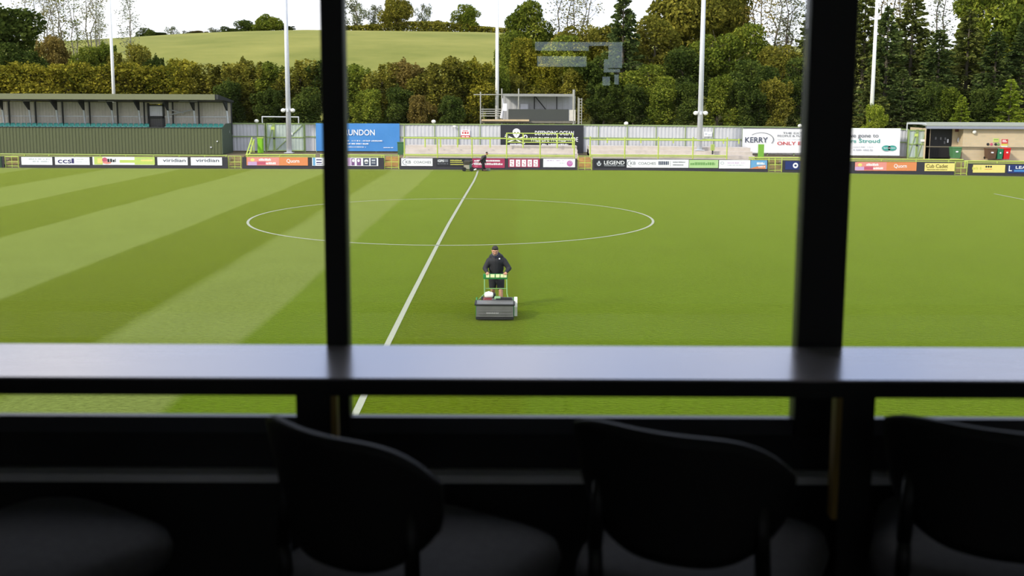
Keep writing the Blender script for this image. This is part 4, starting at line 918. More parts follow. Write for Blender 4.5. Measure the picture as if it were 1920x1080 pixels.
def wheelie(x0, x1, yt, yb, rgb, label, Y=38.3):
    x = PX((x0 + x1) / 2, Y); w = (x1 - x0) * (Y - CAM.y) / FPX * 0.92; zb = PZ(x0, yb, Y); h = PZ(x0, yt, Y) - zb
    m = mat('bin_%d_%d_%d' % rgb, rgb, 0.45, 0.06); r = thing('wheelie_bin', (x, Y, zb), label, 'bin', 'wheelie bins')
    q = MB(); bx_ = lambda s, z: [(x - w / 2 * s, Y - 0.36 * s, z), (x + w / 2 * s, Y - 0.36 * s, z), (x + w / 2 * s, Y + 0.34, z), (x - w / 2 * s, Y + 0.34, z)]
    q.add(bx_(.80, zb + 0.05) + bx_(1, zb + h * .88), [(3, 2, 1, 0), (0, 1, 5, 4), (1, 2, 6, 5), (2, 3, 7, 6), (3, 0, 4, 7), (4, 5, 6, 7)]); q.build('body', m, r)
    q = MB(); q.box((x, Y, zb + h * .93), (w * 1.06, 0.78, h * 0.09), bev=0.03); q.tube((x - w * .45, Y + 0.42, zb + h * .92), (x + w * .45, Y + 0.42, zb + h * .92), 0.025); q.build('lid', m, r)
    for s in (-1, 1): q = MB(); q.tube((x + s * w * .36, Y + 0.30, zb + 0.11), (x + s * w * .46, Y + 0.30, zb + 0.11), 0.11, n=14); q.build('wheel', rubber, r)
    q = MB(); q.box((x, Y - 0.355, zb + h * .6), (w * .26, 0.02, h * .11)); q.build('sticker', white_pvc, r)
wheelie(1784, 1802.5, 275, 297.5, (78, 128, 82), 'mid green wheelie bin in front of the dark doorway porch')
wheelie(1850, 1869, 277, 298.5, (96, 70, 52), 'brown wheelie bin beside the green one by the brick wall')
wheelie(1869, 1880.5, 278, 299, (40, 124, 88), 'narrow green bin between the brown and red bins')
wheelie(1880.5, 1894, 276.5, 299.2, (214, 30, 36), 'bright red wheelie bin by the brick wall')

# ------------------------------------------------------------------ people
def remesh(mb, name, m, parent, vox, smooth=2):
    o = mb.build(name, m, parent, True)
    a = o.modifiers.new('r', 'REMESH'); a.mode = 'VOXEL'; a.voxel_size = vox; a.use_smooth_shade = True
    s_ = o.modifiers.new('s', 'SMOOTH'); s_.factor = 0.5; s_.iterations = smooth
    bpy.context.view_layer.update()
    me = bpy.data.meshes.new_from_object(o.evaluated_get(bpy.context.evaluated_depsgraph_get()))
    o.modifiers.clear(); old = o.data; o.data = me; me.name = name; bpy.data.meshes.remove(old)
    if not me.materials: me.materials.append(m)
    me.polygons.foreach_set('use_smooth', [True] * len(me.polygons))
    return o
skin = mat('skin', (196, 146, 118), 0.55, 0.06, 9.0); jacket_m = mat('jacket_charcoal', (30, 30, 35), 0.75, 0.12, 9.0)
shorts_m = mat('shorts_black', (24, 24, 28), 0.8, 0.1); hair_m = mat('hair_dark', (38, 30, 26), 0.7, 0.15, 30); beard_m = mat('beard_grey', (132, 120, 108), 0.8, 0.15, 40)
navy_m = mat('hood_navy', (34, 36, 62), 0.75, 0.1); boot_m = mat('boots', (44, 36, 30), 0.7, 0.1); sock_m = mat('socks', (150, 146, 138), 0.8, 0.08)

HY = -20.80; hx = PX(931, HY); gz = zg(hx)
def J(x, y, Y): return P(x, y, Y)
man = thing('person', (hx, HY, gz), 'person in a dark jacket and black shorts walking behind the cylinder mower', 'person')
shL, shR = J(917.5, 489, HY), J(944.5, 489, HY); elL, elR = J(909.5, 503, HY - 0.05), J(954.5, 503, HY - 0.05)
haL, haR = J(914, 511.8, HY - 0.30), J(948, 511.8, HY - 0.30)
pel = Vector((hx, HY + 0.06, gz + 0.90)); chest = Vector((hx, HY + 0.0, gz + 1.26)); neck = Vector((hx - 0.01, HY - 0.05, gz + 1.42)); head = J(928.3, 470.5, HY - 0.13)
hipL, hipR = pel + Vector((-0.10, 0, -0.02)), pel + Vector((0.10, 0, -0.02))
knL, knR = Vector((hx - 0.09, HY + 0.02, gz + 0.50)), Vector((hx + 0.12, HY - 0.10, gz + 0.50))
anL, anR = Vector((hx - 0.07, HY + 0.30, gz + 0.13)), Vector((hx + 0.13, HY - 0.10, gz + 0.09))
def toes(a, f): return a + Vector((0, f[0], f[1]))
q = MB()
q.limb(pel, chest, 0.125, 0.135); q.limb(chest, neck, 0.12, 0.065); q.limb(neck, head, 0.058, 0.055)
for s, el, ha in ((shL, elL, haL), (shR, elR, haR)): q.limb(chest + Vector((0, 0, .08)), s, 0.08, 0.06); q.limb(s, el, 0.055, 0.043); q.limb(el, ha, 0.042, 0.028)
for h_, k_, a_, f_ in ((hipL, knL, anL, (-0.15, -0.06)), (hipR, knR, anR, (-0.17, -0.045))):
    q.limb(h_, k_, 0.092, 0.058); q.limb(k_, k_.lerp(a_, .4), 0.056, 0.058); q.limb(k_.lerp(a_, .4), a_, 0.058, 0.038); q.limb(a_, toes(a_, f_), 0.042, 0.035)
# head with face, looking down at the machine
HR = Matrix.Rotation(math.radians(20), 3, 'X') @ Matrix.Identity(3)
hd = lambda x, y, z: head + HR @ Vector((x, y, z))
q.ball(hd(0, 0.01, 0.015), (0.078, 0.098, 0.105), 12, 16, HR); q.ball(hd(0, -0.035, -0.06), (0.058, 0.060, 0.060), 10, 14, HR)
q.limb(hd(0, -0.088, 0.022), hd(0, -0.112, -0.018), 0.011, 0.017, 8)
for s in (-1, 1):
    q.ball(hd(s * 0.080, 0.015, -0.005), (0.014, 0.022, 0.034), 8, 8, HR); q.ball(hd(s * 0.04, -0.07, -0.022), (0.024, 0.022, 0.022), 8, 8)
q.limb(hd(-0.045, -0.078, 0.040), hd(0.045, -0.078, 0.040), 0.014, 0.014, 8)
# hands: palm, four bent fingers round the bar and a thumb
for s, ha in ((-1, haL), (1, haR)):
    w = ha + Vector((0, -0.03, 0.0)); q.ball(w, (0.042, 0.045, 0.020), 8, 12)
    for i, (dx, L) in enumerate(((-0.033, .030), (-0.011, .036), (0.011, .034), (0.033, .026))):
        a = w + Vector((dx, -0.038, 0.004)); b_ = a + Vector((0, -L, -0.006)); c = b_ + Vector((0, 0.004, -0.030)); d = c + Vector((0, 0.022, -0.008))
        q.limb(a, b_, 0.0105, 0.0095, 8); q.limb(b_, c, 0.0095, 0.009, 8); q.limb(c, d, 0.009, 0.008, 8)
    a = w + Vector((-s * 0.036, 0.0, 0)); b_ = a + Vector((-s * 0.022, -0.026, -0.012)); q.limb(a, b_, 0.012, 0.010, 8); q.limb(b_, b_ + Vector((s * 0.006, -0.026, -0.022)), 0.010, 0.008, 8)
remesh(q, 'body', skin, man, 0.007, 1)
q = MB()
for s in (-1, 1): q.ball(hd(s * 0.032, -0.088, 0.018), 0.010, 6, 8)
q.build('eyes', INK['dark'], man, True)
q = MB(); q.limb(hd(-0.022, -0.098, -0.052), hd(0.022, -0.098, -0.052), 0.007, 0.007, 6); q.build('mouth', mat('lips', (150, 92, 84), 0.5), man, True)
q = MB(); q.ball(hd(0, -0.040, -0.075), (0.060, 0.062, 0.050), 10, 14, HR); q.limb(hd(-0.066, -0.02, -0.03), hd(-0.05, -0.04, -0.08), 0.016, 0.02, 8); q.limb(hd(0.066, -0.02, -0.03), hd(0.05, -0.04, -0.08), 0.016, 0.02, 8); remesh(q, 'beard', beard_m, man, 0.008, 1)
q = MB(); q.ball(hd(0, 0.025, 0.045), (0.085, 0.098, 0.088), 12, 16, HR); q.ball(hd(0, -0.045, 0.088), (0.062, 0.045, 0.036), 8, 12, HR); remesh(q, 'hair', hair_m, man, 0.009, 1)
q = MB(); q.ball(pel.lerp(chest, .02) + Vector((0, 0, 0.0)), (0.205, 0.145, 0.10), 10, 16); q.limb(pel + Vector((0, 0, .03)), chest, 0.165, 0.175); q.ball(chest + Vector((0, 0, -0.02)), (0.215, 0.150, 0.17), 12, 18); q.ball(chest + Vector((0, -0.01, 0.10)), (0.19, 0.115, 0.10), 10, 16); q.ball(pel.lerp(chest, .45), (0.20, 0.148, 0.2), 12, 18)
for s, el, ha in ((shL, elL, haL), (shR, elR, haR)): q.limb(s, el, 0.085, 0.066); q.limb(el, el.lerp(ha, .86), 0.066, 0.044); q.limb(chest + Vector((0, 0, .11)), s, 0.10, 0.085)
remesh(q, 'jacket', jacket_m, man, 0.012, 2)
q = MB(); q.limb(neck + Vector((-.07, .03, .0)), neck + Vector((.07, .03, .0)), 0.055, 0.055); q.ball(neck + Vector((0, .07, .0)), (0.12, .07, .075)); q.limb(neck + Vector((-.075, .0, -.005)), neck + Vector((-0.02, -.095, -.05)), 0.038, 0.03); q.limb(neck + Vector((.075, .0, -.005)), neck + Vector((0.02, -.095, -.05)), 0.038, 0.03); remesh(q, 'hood', navy_m, man, 0.011, 2)
q = MB(); q.box(chest + Vector((0.085, -0.158, 0.07)), (0.035, 0.006, 0.03)); q.build('chest_badge', INK['white'], man)
q = MB(); q.ball(pel + Vector((0, 0, -.01)), (0.185, 0.135, 0.12), 10, 16); q.limb(hipL, hipL.lerp(knL, .80), 0.115, 0.098); q.limb(hipR, hipR.lerp(knR, .80), 0.115, 0.098); remesh(q, 'shorts', shorts_m, man, 0.012, 2)
for a_, k_, f_ in ((anL, knL, (-0.15, -0.06)), (anR, knR, (-0.17, -0.045))):
    q = MB(); t_ = toes(a_, f_); q.limb(a_ + Vector((0, .03, -.03)), t_, 0.052, 0.046); q.limb(a_, a_.lerp(k_, .22), 0.052, 0.054); remesh(q, 'boot', boot_m, man, 0.010, 2)

# ------------------------------------------------------------------ cylinder mower
MY = -22.42; b0, b1 = PX(891, MY), PX(965.5, MY); mcx = (b0 + b1) / 2; gz = 0.0
mow = thing('cylinder_mower', (mcx, -21.9, 0), 'green and grey pedestrian cylinder mower with a wide grass box on the turf', 'mower')
box_grey = mat('grass_box_grey', (104, 104, 102), 0.5, 0.08); mow_green = mat('mower_green', (40, 128, 58), 0.45, 0.06); mow_pale = mat('mower_pale_green', (128, 168, 118), 0.45, 0.06)
w = b1 - b0
q = MB(); pr = [(MY, 0.11), (MY - 0.03, 0.40), (MY + 0.50, 0.43), (MY + 0.46, 0.12)]; q.prism(pr, lambda y, z: (b0 + 0.02, y, z), (w - 0.04, 0, 0))
for k in range(1, 4): q.box((mcx, MY - 0.018, 0.11 + 0.07 * k), (w - 0.16, 0.012, 0.012))
gb = q.build('grass_box', box_grey, mow)
q = MB(); q.box((mcx, MY - 0.03, 0.415), (w + 0.03, 0.04, 0.035), bev=0.01); q.box((b0, MY + 0.22, 0.42), (0.035, 0.52, 0.035)); q.box((b1, MY + 0.22, 0.42), (0.035, 0.52, 0.035)); q.build('box_rim', rubber, gb)
q = MB(); dash_row(q, lambda x: mcx + (x - 928) * 0.0129, lambda y: 0.41 - (y - 570) * 0.0129, MY - 0.026, 912, 936, 584, 587, 'pale', 4, .8); q.build('maker_lettering', mat('dull_letter', (150, 150, 148), 0.6), gb)
q = MB(); q.box((mcx, MY + 0.10, 0.075), (w - 0.02, 0.16, 0.09), bev=0.02); q.tube((b0 + 0.03, MY + 0.20, 0.06), (b1 - 0.03, MY + 0.20, 0.06), 0.06, n=16); q.build('front_roller', rubber, mow)
q = MB(); q.tube((b0 + 0.05, -21.55, 0.16), (b1 - 0.05, -21.55, 0.16), 0.16, n=24); q.build('rear_roller', mat('roller_steel', (92, 94, 96), 0.4, 0.08, metal=0.5), mow, True)
for x in (b0 + 0.01, b1 - 0.01):
    q = MB(); q.prism([(MY + 0.30, 0.05), (MY + 0.30, 0.36), (MY + 0.62, 0.48), (MY + 1.02, 0.40), (MY + 1.02, 0.06)], lambda y, z: (x - 0.015, y, z), (0.03, 0, 0)); q.build('side_plate', mow_green, mow)
x = b1 + 0.03; q = MB(); q.prism([(MY + 0.34, 0.06), (MY + 0.30, 0.30), (MY + 0.36, 0.45), (MY + 0.50, 0.50), (MY + 0.70, 0.48), (MY + 0.84, 0.38), (MY + 0.86, 0.08)], lambda y, z: (x - 0.03, y, z), (0.08, 0, 0)); q.build('chain_cover', mat('cover_cream', (232, 230, 214), 0.45, 0.04), mow)
q = MB(); q.box((mcx + 0.18, MY + 0.62, 0.43), (w * 0.55, 0.30, 0.06), bev=0.01)
for k in range(3): q.box((mcx + 0.22, MY + 0.50, 0.46), (w * 0.45, 0.012, 0.02))
q.build('cylinder_shroud', mat('shroud_grey', (84, 86, 86), 0.45, 0.08), mow)
q = MB()
for k in range(3): q.tube((mcx + 0.02, MY + 0.46 + 0.07 * k, 0.47), (b1 - 0.06, MY + 0.46 + 0.07 * k, 0.47), 0.012)
q.build('shroud_slots', rubber, mow)
q = MB(); q.box((mcx + 0.06, MY + 0.56, 0.46), (0.16, 0.16, 0.10), bev=0.02); q.build('gearbox', mow_pale, mow)
ex = PX(917, -21.7); q = MB(); q.box((ex - 0.02, -21.72, 0.39), (0.26, 0.26, 0.14), bev=0.03); en = q.build('engine', mat('engine_red', (120, 44, 48), 0.4, 0.06), mow)
q = MB(); q.box((ex, -21.70, 0.525), (0.23, 0.22, 0.13), bev=0.05); q.tube((ex, -21.70, 0.57), (ex, -21.70, 0.61), 0.035); q.build('fuel_tank', mat('tank_white', (236, 232, 222), 0.4, 0.03), en, True)
q = MB(); q.box((ex + 0.14, -21.68, 0.51), (0.06, 0.16, 0.11), bev=0.02); q.tube((ex - 0.19, -21.75, 0.40), (ex - 0.14, -21.75, 0.40), 0.09, n=18); q.build('air_filter', rubber, en)
CYc = HY - 0.36; ca, cb = P(906, 517.4, CYc), P(951.5, 517.4, CYc); zc_ = ca.z; console_x = (ca.x + cb.x) / 2
bar_m = mat('handle_green', (116, 156, 92), 0.45, 0.06)
for x, xb, tip in ((908.5, 893.5, 566), (950, 953, 560)):
    a = P(x, 522, CYc); m_ = P(x + (0.2 if x < 930 else 0.6), 551, CYc - 0.18); e_ = P(xb, tip, -21.75)
    q = MB(); q.path([a, m_, e_], 0.016, 10); q.build('handle_bar', bar_m, mow)
q = MB(); q.tube(P(908.5, 541, CYc - 0.1), P(950.5, 541, CYc - 0.1), 0.013); q.build('cross_bar', bar_m, mow)
q = MB(); q.box((console_x, CYc, zc_), (cb.x - ca.x, 0.07, 0.115), bev=0.015); q.box((console_x, CYc + 0.03, zc_ - 0.06), (cb.x - ca.x, 0.11, 0.04), bev=0.01); co = q.build('control_console', mow_green, mow)
q = MB()
for x0, x1 in ((911.5, 917.5), (919.5, 927.5), (929.5, 937), (938.5, 944), (944.5, 950)):
    a, b_ = P(x0, 519.8, CYc), P(x1, 513.8, CYc); q.span((a.x, CYc - 0.040, a.z), (b_.x, CYc - 0.034, b_.z))
q.build('labels', mat('label_pale', (226, 232, 176), 0.5, 0.1, 40.0), co)
q = MB()
for ha in (haL, haR): q.tube((ha.x - 0.06, ha.y - 0.075, ha.z - 0.022), (ha.x + 0.06, ha.y - 0.075, ha.z - 0.022), 0.014, n=10)
q.tube((haL.x, haL.y - 0.075, haL.z - 0.022), (haL.x, CYc, zc_), 0.012); q.tube((haR.x, haR.y - 0.075, haR.z - 0.022), (haR.x, CYc, zc_), 0.012); q.build('grips', rubber, mow)

# ------------------------------------------------------------------ far groundsman with a small machine
FY = 31.3; fx = PX(906, FY)
gd = thing('person', (fx, FY, 0), 'person in dark clothes standing by the small machine at the far boards', 'person')
F = lambda x, y, dy=0.0: P(x, y, FY + dy)
hd2 = F(913, 287.5); nk = F(909.8, 291.8); ch = F(907, 296); pl = F(905.5, 303.5); hL, hR = pl + Vector((0, -.09, 0)), pl + Vector((0, .09, 0))
kL, kR = F(905.0, 311.5, -.1), F(907.4, 311.5, .1); aL, aR = F(905.2, 318.6, -.1), F(908.6, 318.8, .1)
sL, sR = F(908, 293.5, -.20), F(908, 293.5, .20); eL, eR = F(903, 299, -.26), F(909, 300, .25); wL, wR = F(898, 304.2, -.22), F(911, 305.5, .16)
q = MB(); q.limb(pl, ch, .12, .13); q.limb(ch, nk, .12, .065); q.limb(nk, hd2, .055, .05)
for s, e_, h_ in ((sL, eL, wL), (sR, eR, wR)):
    q.limb(ch.lerp(nk, .5), s, .08, .06); q.limb(s, e_, .055, .043); q.limb(e_, h_, .042, .028); q.ball(h_ + Vector((0, 0, -.05)), (.028, .042, .05), 8, 10)
    for dy in (-.03, -.01, .01, .03): q.limb(h_ + Vector((0, dy, -.08)), h_ + Vector((.012, dy, -.13)), .010, .009, 6); 
    q.limb(h_ + Vector((.02, 0, -.04)), h_ + Vector((.05, 0, -.08)), .011, .009, 6)
for h_, k_, a_ in ((hL, kL, aL), (hR, kR, aR)): q.limb(h_, k_, .09, .058); q.limb(k_, a_, .057, .04); q.limb(a_, a_ + Vector((.16, 0, -.035)), .04, .035)
q.ball(hd2, (.085, .075, .105), 10, 14); q.ball(hd2 + Vector((.035, 0, -.06)), (.055, .055, .055)); q.limb(hd2 + Vector((.08, 0, 0)), hd2 + Vector((.098, 0, -.03)), .012, .015, 8)
for s in (-1, 1): q.ball(hd2 + Vector((0, s * .076, -.005)), (.02, .013, .03), 8, 8)
remesh(q, 'body', skin, gd, 0.012, 1)
q = MB(); q.ball(hd2 + Vector((-.012, 0, .035)), (.09, .083, .085)); remesh(q, 'hair', hair_m, gd, 0.012, 1)
q = MB(); q.limb(pl, ch, .185, .20); q.ball(ch.lerp(nk, .4), (.18, .22, .14)); q.limb(nk + Vector((0, -.05, .01)), nk + Vector((0, .05, .01)), .06, .06)
for s, e_, h_ in ((sL, eL, wL), (sR, eR, wR)): q.limb(s, e_, .095, .075); q.limb(e_, e_.lerp(h_, .85), .075, .05)
remesh(q, 'jacket', mat('jacket_brown_black', (58, 52, 54), 0.8, 0.1), gd, 0.016, 2)
q = MB()
for h_, k_, a_ in ((hL, kL, aL), (hR, kR, aR)): q.limb(h_, k_, .11, .08); q.limb(k_, a_, .078, .062)
q.ball(pl, (.13, .17, .12)); remesh(q, 'trousers', mat('trousers_black', (36, 32, 40), 0.8, 0.1), gd, 0.016, 2)
for a_ in (aL, aR): q = MB(); q.limb(a_ + Vector((-.03, 0, -.035)), a_ + Vector((.17, 0, -.045)), .048, .042); remesh(q, 'boot', boot_m, gd, 0.014, 1)
mc = thing('line_marker', (PX(880, FY), FY, 0), 'small wheeled ground machine with handle beside the far person', 'machine')
q = MB(); a, b_ = F(870, 316.5), F(884, 309); q.span((a.x, FY - .28, a.z), (b_.x, FY + .28, b_.z)); q.build('body', mat('machine_beige', (164, 156, 138), 0.6, 0.1), mc)
q = MB(); q.box(F(876, 305), (.50, .40, .30), bev=.06); q.box(F(884, 303), (.2, .3, .2), bev=.04); q.build('engine', mat('machine_dark', (60, 56, 46), 0.6, 0.15), mc)
q = MB(); a, b_ = F(880.6, 319), F(884, 307.5); q.span((a.x, FY - .33, a.z), (b_.x, FY - .22, b_.z)); q.build('side_panel', mat('machine_green', (30, 86, 76), 0.5, 0.1), mc)
for x in (870.5, 884.5):
    for dy in (-.3, .3): q = MB(); c = F(x, 318, dy); q.tube((c.x, FY + dy - .05, .16), (c.x, FY + dy + .05, .16), .16, n=16); q.build('wheel', rubber, mc)
q = MB(); q.path([F(884, 309, -.22), F(891, 305, -.22), wL + Vector((.0, 0, -.09))], .022); q.path([F(884, 309, .22), F(891, 305, .22), wL + Vector((.0, .44, -.09))], .022); q.tube(wL + Vector((0, 0, -.09)), wL + Vector((0, .44, -.09)), .02); q.build('handle', steel, mc)
q = MB(); q.path([F(884, 317.5, -.3), F(889, 318.6, -.3), F(893, 317, -.3)], .05); q.build('white_guard', white_pvc, mc)
q = MB(); c = F(915, 318); q.box((c.x, FY + .3, .10), (.34, .25, .2), bev=.03); tag(q.build('crate', mat('crate_grey', (118, 128, 112), 0.7, 0.1)), 'small grey box on the turf right of the far person', 'box')

# ------------------------------------------------------------------ foliage
def leaf_mat(name, lo, mid, hi, trans=0.28, patch=0.25):
    m = bpy.data.materials.new(name); m.use_nodes = True; n = m.node_tree.nodes; l = m.node_tree.links; n.clear()
    o_ = n.new('ShaderNodeOutputMaterial'); mx_ = n.new('ShaderNodeMixShader'); df = n.new('ShaderNodeBsdfDiffuse'); tl = n.new('ShaderNodeBsdfTranslucent')
    ge = n.new('ShaderNodeNewGeometry'); oi = n.new('ShaderNodeObjectInfo'); t = n.new('ShaderNodeTexCoord')
    nz_ = n.new('ShaderNodeTexNoise'); nz_.inputs['Scale'].default_value = 0.35; nz_.inputs['Detail'].default_value = 3; l.new(ge.outputs['Position'], nz_.inputs[0])
    ad = n.new('ShaderNodeMath'); ad.operation = 'MULTIPLY_ADD'; ad.inputs[1].default_value = 0.55; l.new(ge.outputs['Random Per Island'], ad.inputs[0])
    mr_ = n.new('ShaderNodeMapRange'); l.new(nz_.outputs[0], mr_.inputs[0]); mr_.inputs[1].default_value = 0.3; mr_.inputs[2].default_value = 0.7; mr_.inputs[3].default_value = 0.0; mr_.inputs[4].default_value = 0.45; l.new(mr_.outputs[0], ad.inputs[2])
    r_ = n.new('ShaderNodeValToRGB'); l.new(ad.outputs[0], r_.inputs[0]); e_ = r_.color_ramp.elements
    e_[0].position = 0.1; e_[0].color = (*lin(lo), 1); e_[1].position = 0.9; e_[1].color = (*lin(hi), 1); k_ = e_.new(0.5); k_.color = (*lin(mid), 1)
    vr = n.new('ShaderNodeMapRange'); l.new(oi.outputs['Random'], vr.inputs[0]); vr.inputs[3].default_value = 0.98; vr.inputs[4].default_value = 1.28
    vm = n.new('ShaderNodeVectorMath'); vm.operation = 'SCALE'; l.new(r_.outputs[0], vm.inputs[0]); l.new(vr.outputs[0], vm.inputs['Scale'])
    l.new(vm.outputs[0], df.inputs[0]); l.new(vm.outputs[0], tl.inputs[0]); mx_.inputs[0].default_value = trans
    l.new(df.outputs[0], mx_.inputs[1]); l.new(tl.outputs[0], mx_.inputs[2]); l.new(mx_.outputs[0], o_.inputs[0])
    return m
L = dict(
    dark=leaf_mat('leaf_dark', (42, 54, 24), (66, 80, 34), (104, 114, 50)), green=leaf_mat('leaf_green', (66, 80, 28), (102, 114, 40), (152, 154, 60)),
    olive=leaf_mat('leaf_olive', (70, 74, 28), (112, 110, 42), (158, 148, 62)), gold=leaf_mat('leaf_gold', (60, 72, 24), (118, 114, 36), (176, 164, 60)),
    brown=leaf_mat('leaf_brown', (84, 76, 40), (122, 106, 52), (154, 136, 76)), needle=leaf_mat('needle_dark', (38, 50, 26), (64, 78, 40), (108, 118, 62), 0.12),
    needle2=leaf_mat('needle_olive', (56, 64, 32), (90, 98, 46), (136, 136, 68), 0.12), blue=leaf_mat('leaf_blue_grey', (80, 88, 66), (112, 118, 90), (148, 150, 118)),
    lime=leaf_mat('leaf_fresh', (84, 102, 32), (124, 140, 44), (166, 172, 66)), pale=leaf_mat('leaf_sparse', (100, 100, 62), (130, 126, 78), (160, 152, 96)))
bark = mat('bark', (92, 84, 70), 0.9, 0.2, 3.0); bark_grey = mat('bark_grey', (138, 132, 122), 0.9, 0.15, 3.0)

def leaf_geo(c, size, rng, droop=0.0, dirs=None, aspect=0.62):
    N = len(c); a = rng.normal(size=(N, 3)); a[:, 2] *= 0.6
    if dirs is not None: a = dirs + 0.35 * rng.normal(size=(N, 3))
    a[:, 2] -= droop; a /= np.linalg.norm(a, axis=1)[:, None] + 1e-9
    b_ = np.cross(a, rng.normal(size=(N, 3))); b_ /= np.linalg.norm(b_, axis=1)[:, None] + 1e-9
    s = (size * rng.uniform(0.65, 1.35, N))[:, None] / 2
    v = np.stack([c - a * s, c + b_ * s * aspect + a * s * .1, c + a * s, c - b_ * s * aspect + a * s * .1], 1).reshape(-1, 3)
    return v
def quads_mesh(name, v):
    N = len(v) // 4; me = bpy.data.meshes.new(name)
    me.vertices.add(4 * N); me.vertices.foreach_set('co', v.astype(np.float32).ravel())
    me.loops.add(4 * N); me.loops.foreach_set('vertex_index', np.arange(4 * N, dtype=np.int32))
    me.polygons.add(N); me.polygons.foreach_set('loop_start', np.arange(0, 4 * N, 4, dtype=np.int32)); me.polygons.foreach_set('loop_total', np.full(N, 4, dtype=np.int32))
    me.update(); me.validate(); return me
def shell_points(blobs, per, rng, lo=0.62):
    out = []
    for c, r in blobs:
        k = max(4, int(per * (np.mean(r) ** 2))); d = rng.normal(size=(k, 3)); d /= np.linalg.norm(d, axis=1)[:, None]
        rad = lo + (1.06 - lo) * rng.random(k) ** 0.6
        out.append(np.array(c) + d * rad[:, None] * np.array(r))
    return np.concatenate(out)
KIND = {}
def register(kind, W, H, crown_v, wood_mb):
    me = quads_mesh('crown', crown_v)
    w = bpy.data.meshes.new('trunk'); w.from_pydata(wood_mb.v, [], wood_mb.f); w.update(); w.materials.append(bark); me.materials.append(L['green'])
    KIND[kind] = (W, H, me, w)
def trunk(mb, h, r, rng, lean=0.0, n=5, limbs=8, lo=0.35, reach=2.2):
    pts = [Vector((0, 0, -0.4))]; 
    for i in range(1, n + 1): pts.append(Vector((rng.normal() * 0.12 * i * .5, rng.normal() * 0.12 * i * .5, h * i / n)))
    for i in range(n): mb.tube(pts[i], pts[i + 1], r * (1 - .8 * i / n), r * (1 - .8 * (i + 1) / n), 8)
    tips = [pts[-1]]
    for k in range(limbs):
        t_ = lo + (0.95 - lo) * k / max(1, limbs - 1); i = min(n - 1, int(t_ * n)); p0 = pts[i].lerp(pts[i + 1], t_ * n - i)
        an = rng.uniform(0, 6.28); ln = reach * rng.uniform(.6, 1.1) * (1.1 - .6 * t_); p1 = p0 + Vector((math.cos(an) * ln, math.sin(an) * ln, ln * rng.uniform(.5, 1.1)))
        mb.tube(p0, p1, r * .35 * (1.2 - t_), r * .10, 6); tips.append(p1)
        for _ in range(3):
            q0 = p0.lerp(p1, rng.uniform(.4, .95)); q1 = q0 + Vector((rng.normal() * .5, rng.normal() * .5, abs(rng.normal()) * .7)) * (reach / 2.2); mb.tube(q0, q1, r * .12, r * .04, 5); tips.append(q1)
    return tips
for i, s in enumerate((11, 12, 13)):                                   # full broadleaf crowns, 8 wide 10 high
    g_ = np.random.default_rng(s); bl = []
    for _ in range(26):
        d = g_.normal(size=3); d /= np.linalg.norm(d); k = g_.random() ** 0.4
        bl.append(((d[0] * 2.75 * k, d[1] * 2.75 * k, 5.9 + d[2] * 3.0 * k), g_.uniform(.9, 1.55) * np.array([1, 1, .85])))
    mb = MB(); trunk(mb, 7.5, .34, g_, limbs=8, lo=.3, reach=2.6)
    register('broad%d' % i, 8.0, 10.0, leaf_geo(shell_points(bl, 330, g_), 0.34, g_), mb)
for i, s in enumerate((21, 22, 23)):                                   # bushy shrubs from the ground up, 5 wide 8 high
    g_ = np.random.default_rng(s); bl = []
    for _ in range(30):
        z = g_.uniform(.3, 7.2); w = 1.75 * (1 - (z / 8.6) ** 2) + .15; an = g_.uniform(0, 6.28); k = g_.random() ** .5
        bl.append(((math.cos(an) * w * k, math.sin(an) * w * k, z), g_.uniform(.55, 1.05) * np.array([1, 1, 1.15])))
    for _ in range(20):
        an = g_.uniform(0, 6.28); k = g_.random() ** .6 * 2.0; bl.append(((math.cos(an) * k, math.sin(an) * k, g_.uniform(6.2, 7.6) - .35 * k), np.array([.22, .22, .70])))
    mb = MB(); trunk(mb, 6.0, .16, g_, limbs=8, lo=.12, reach=1.6)
    register('bush%d' % i, 5.0, 8.0, leaf_geo(shell_points(bl, 640, g_, .45), 0.235, g_), mb)
for i, s in enumerate((31, 32, 33)):                                   # conifers, 7 wide 16 high
    g_ = np.random.default_rng(s); P_, D_ = [], []; mb = MB(); mb.tube((0, 0, -.4), (0, 0, 15.7), .28, .03, 8); z = 0.6
    while z < 15.7:
        Lb = 3.5 * (1 - z / 16.2) ** .75
        for k in range(8):
            an = g_.uniform(0, 6.28); ln = Lb * g_.uniform(.55, 1.12) + .12; up = g_.uniform(-.05, .3) + .25 * (z / 16)
            d = np.array([math.cos(an), math.sin(an), up]); 
            if k < 3: mb.tube((0, 0, z), tuple(np.array([0, 0, z]) + d * ln * .9), .045, .012, 4)
            m_ = max(5, int(ln * 20)); t_ = g_.uniform(.2, 1, m_) ** .7; side = np.array([-d[1], d[0], 0])
            pts = np.array([0, 0, z]) + d * (t_ * ln)[:, None] + side * (g_.normal(size=m_) * .26 * (1.15 - t_) * ln * .5)[:, None]
            pts[:, 2] += -.16 * (t_ ** 2) * ln + g_.normal(size=m_) * .09
            P_.append(pts); D_.append(np.tile(d + np.array([0, 0, -.35]), (m_, 1)))
        z += g_.uniform(.30, .46)
    register('conifer%d' % i, 7.0, 16.0, leaf_geo(np.concatenate(P_), 0.46, g_, .1, np.concatenate(D_), .5), mb)
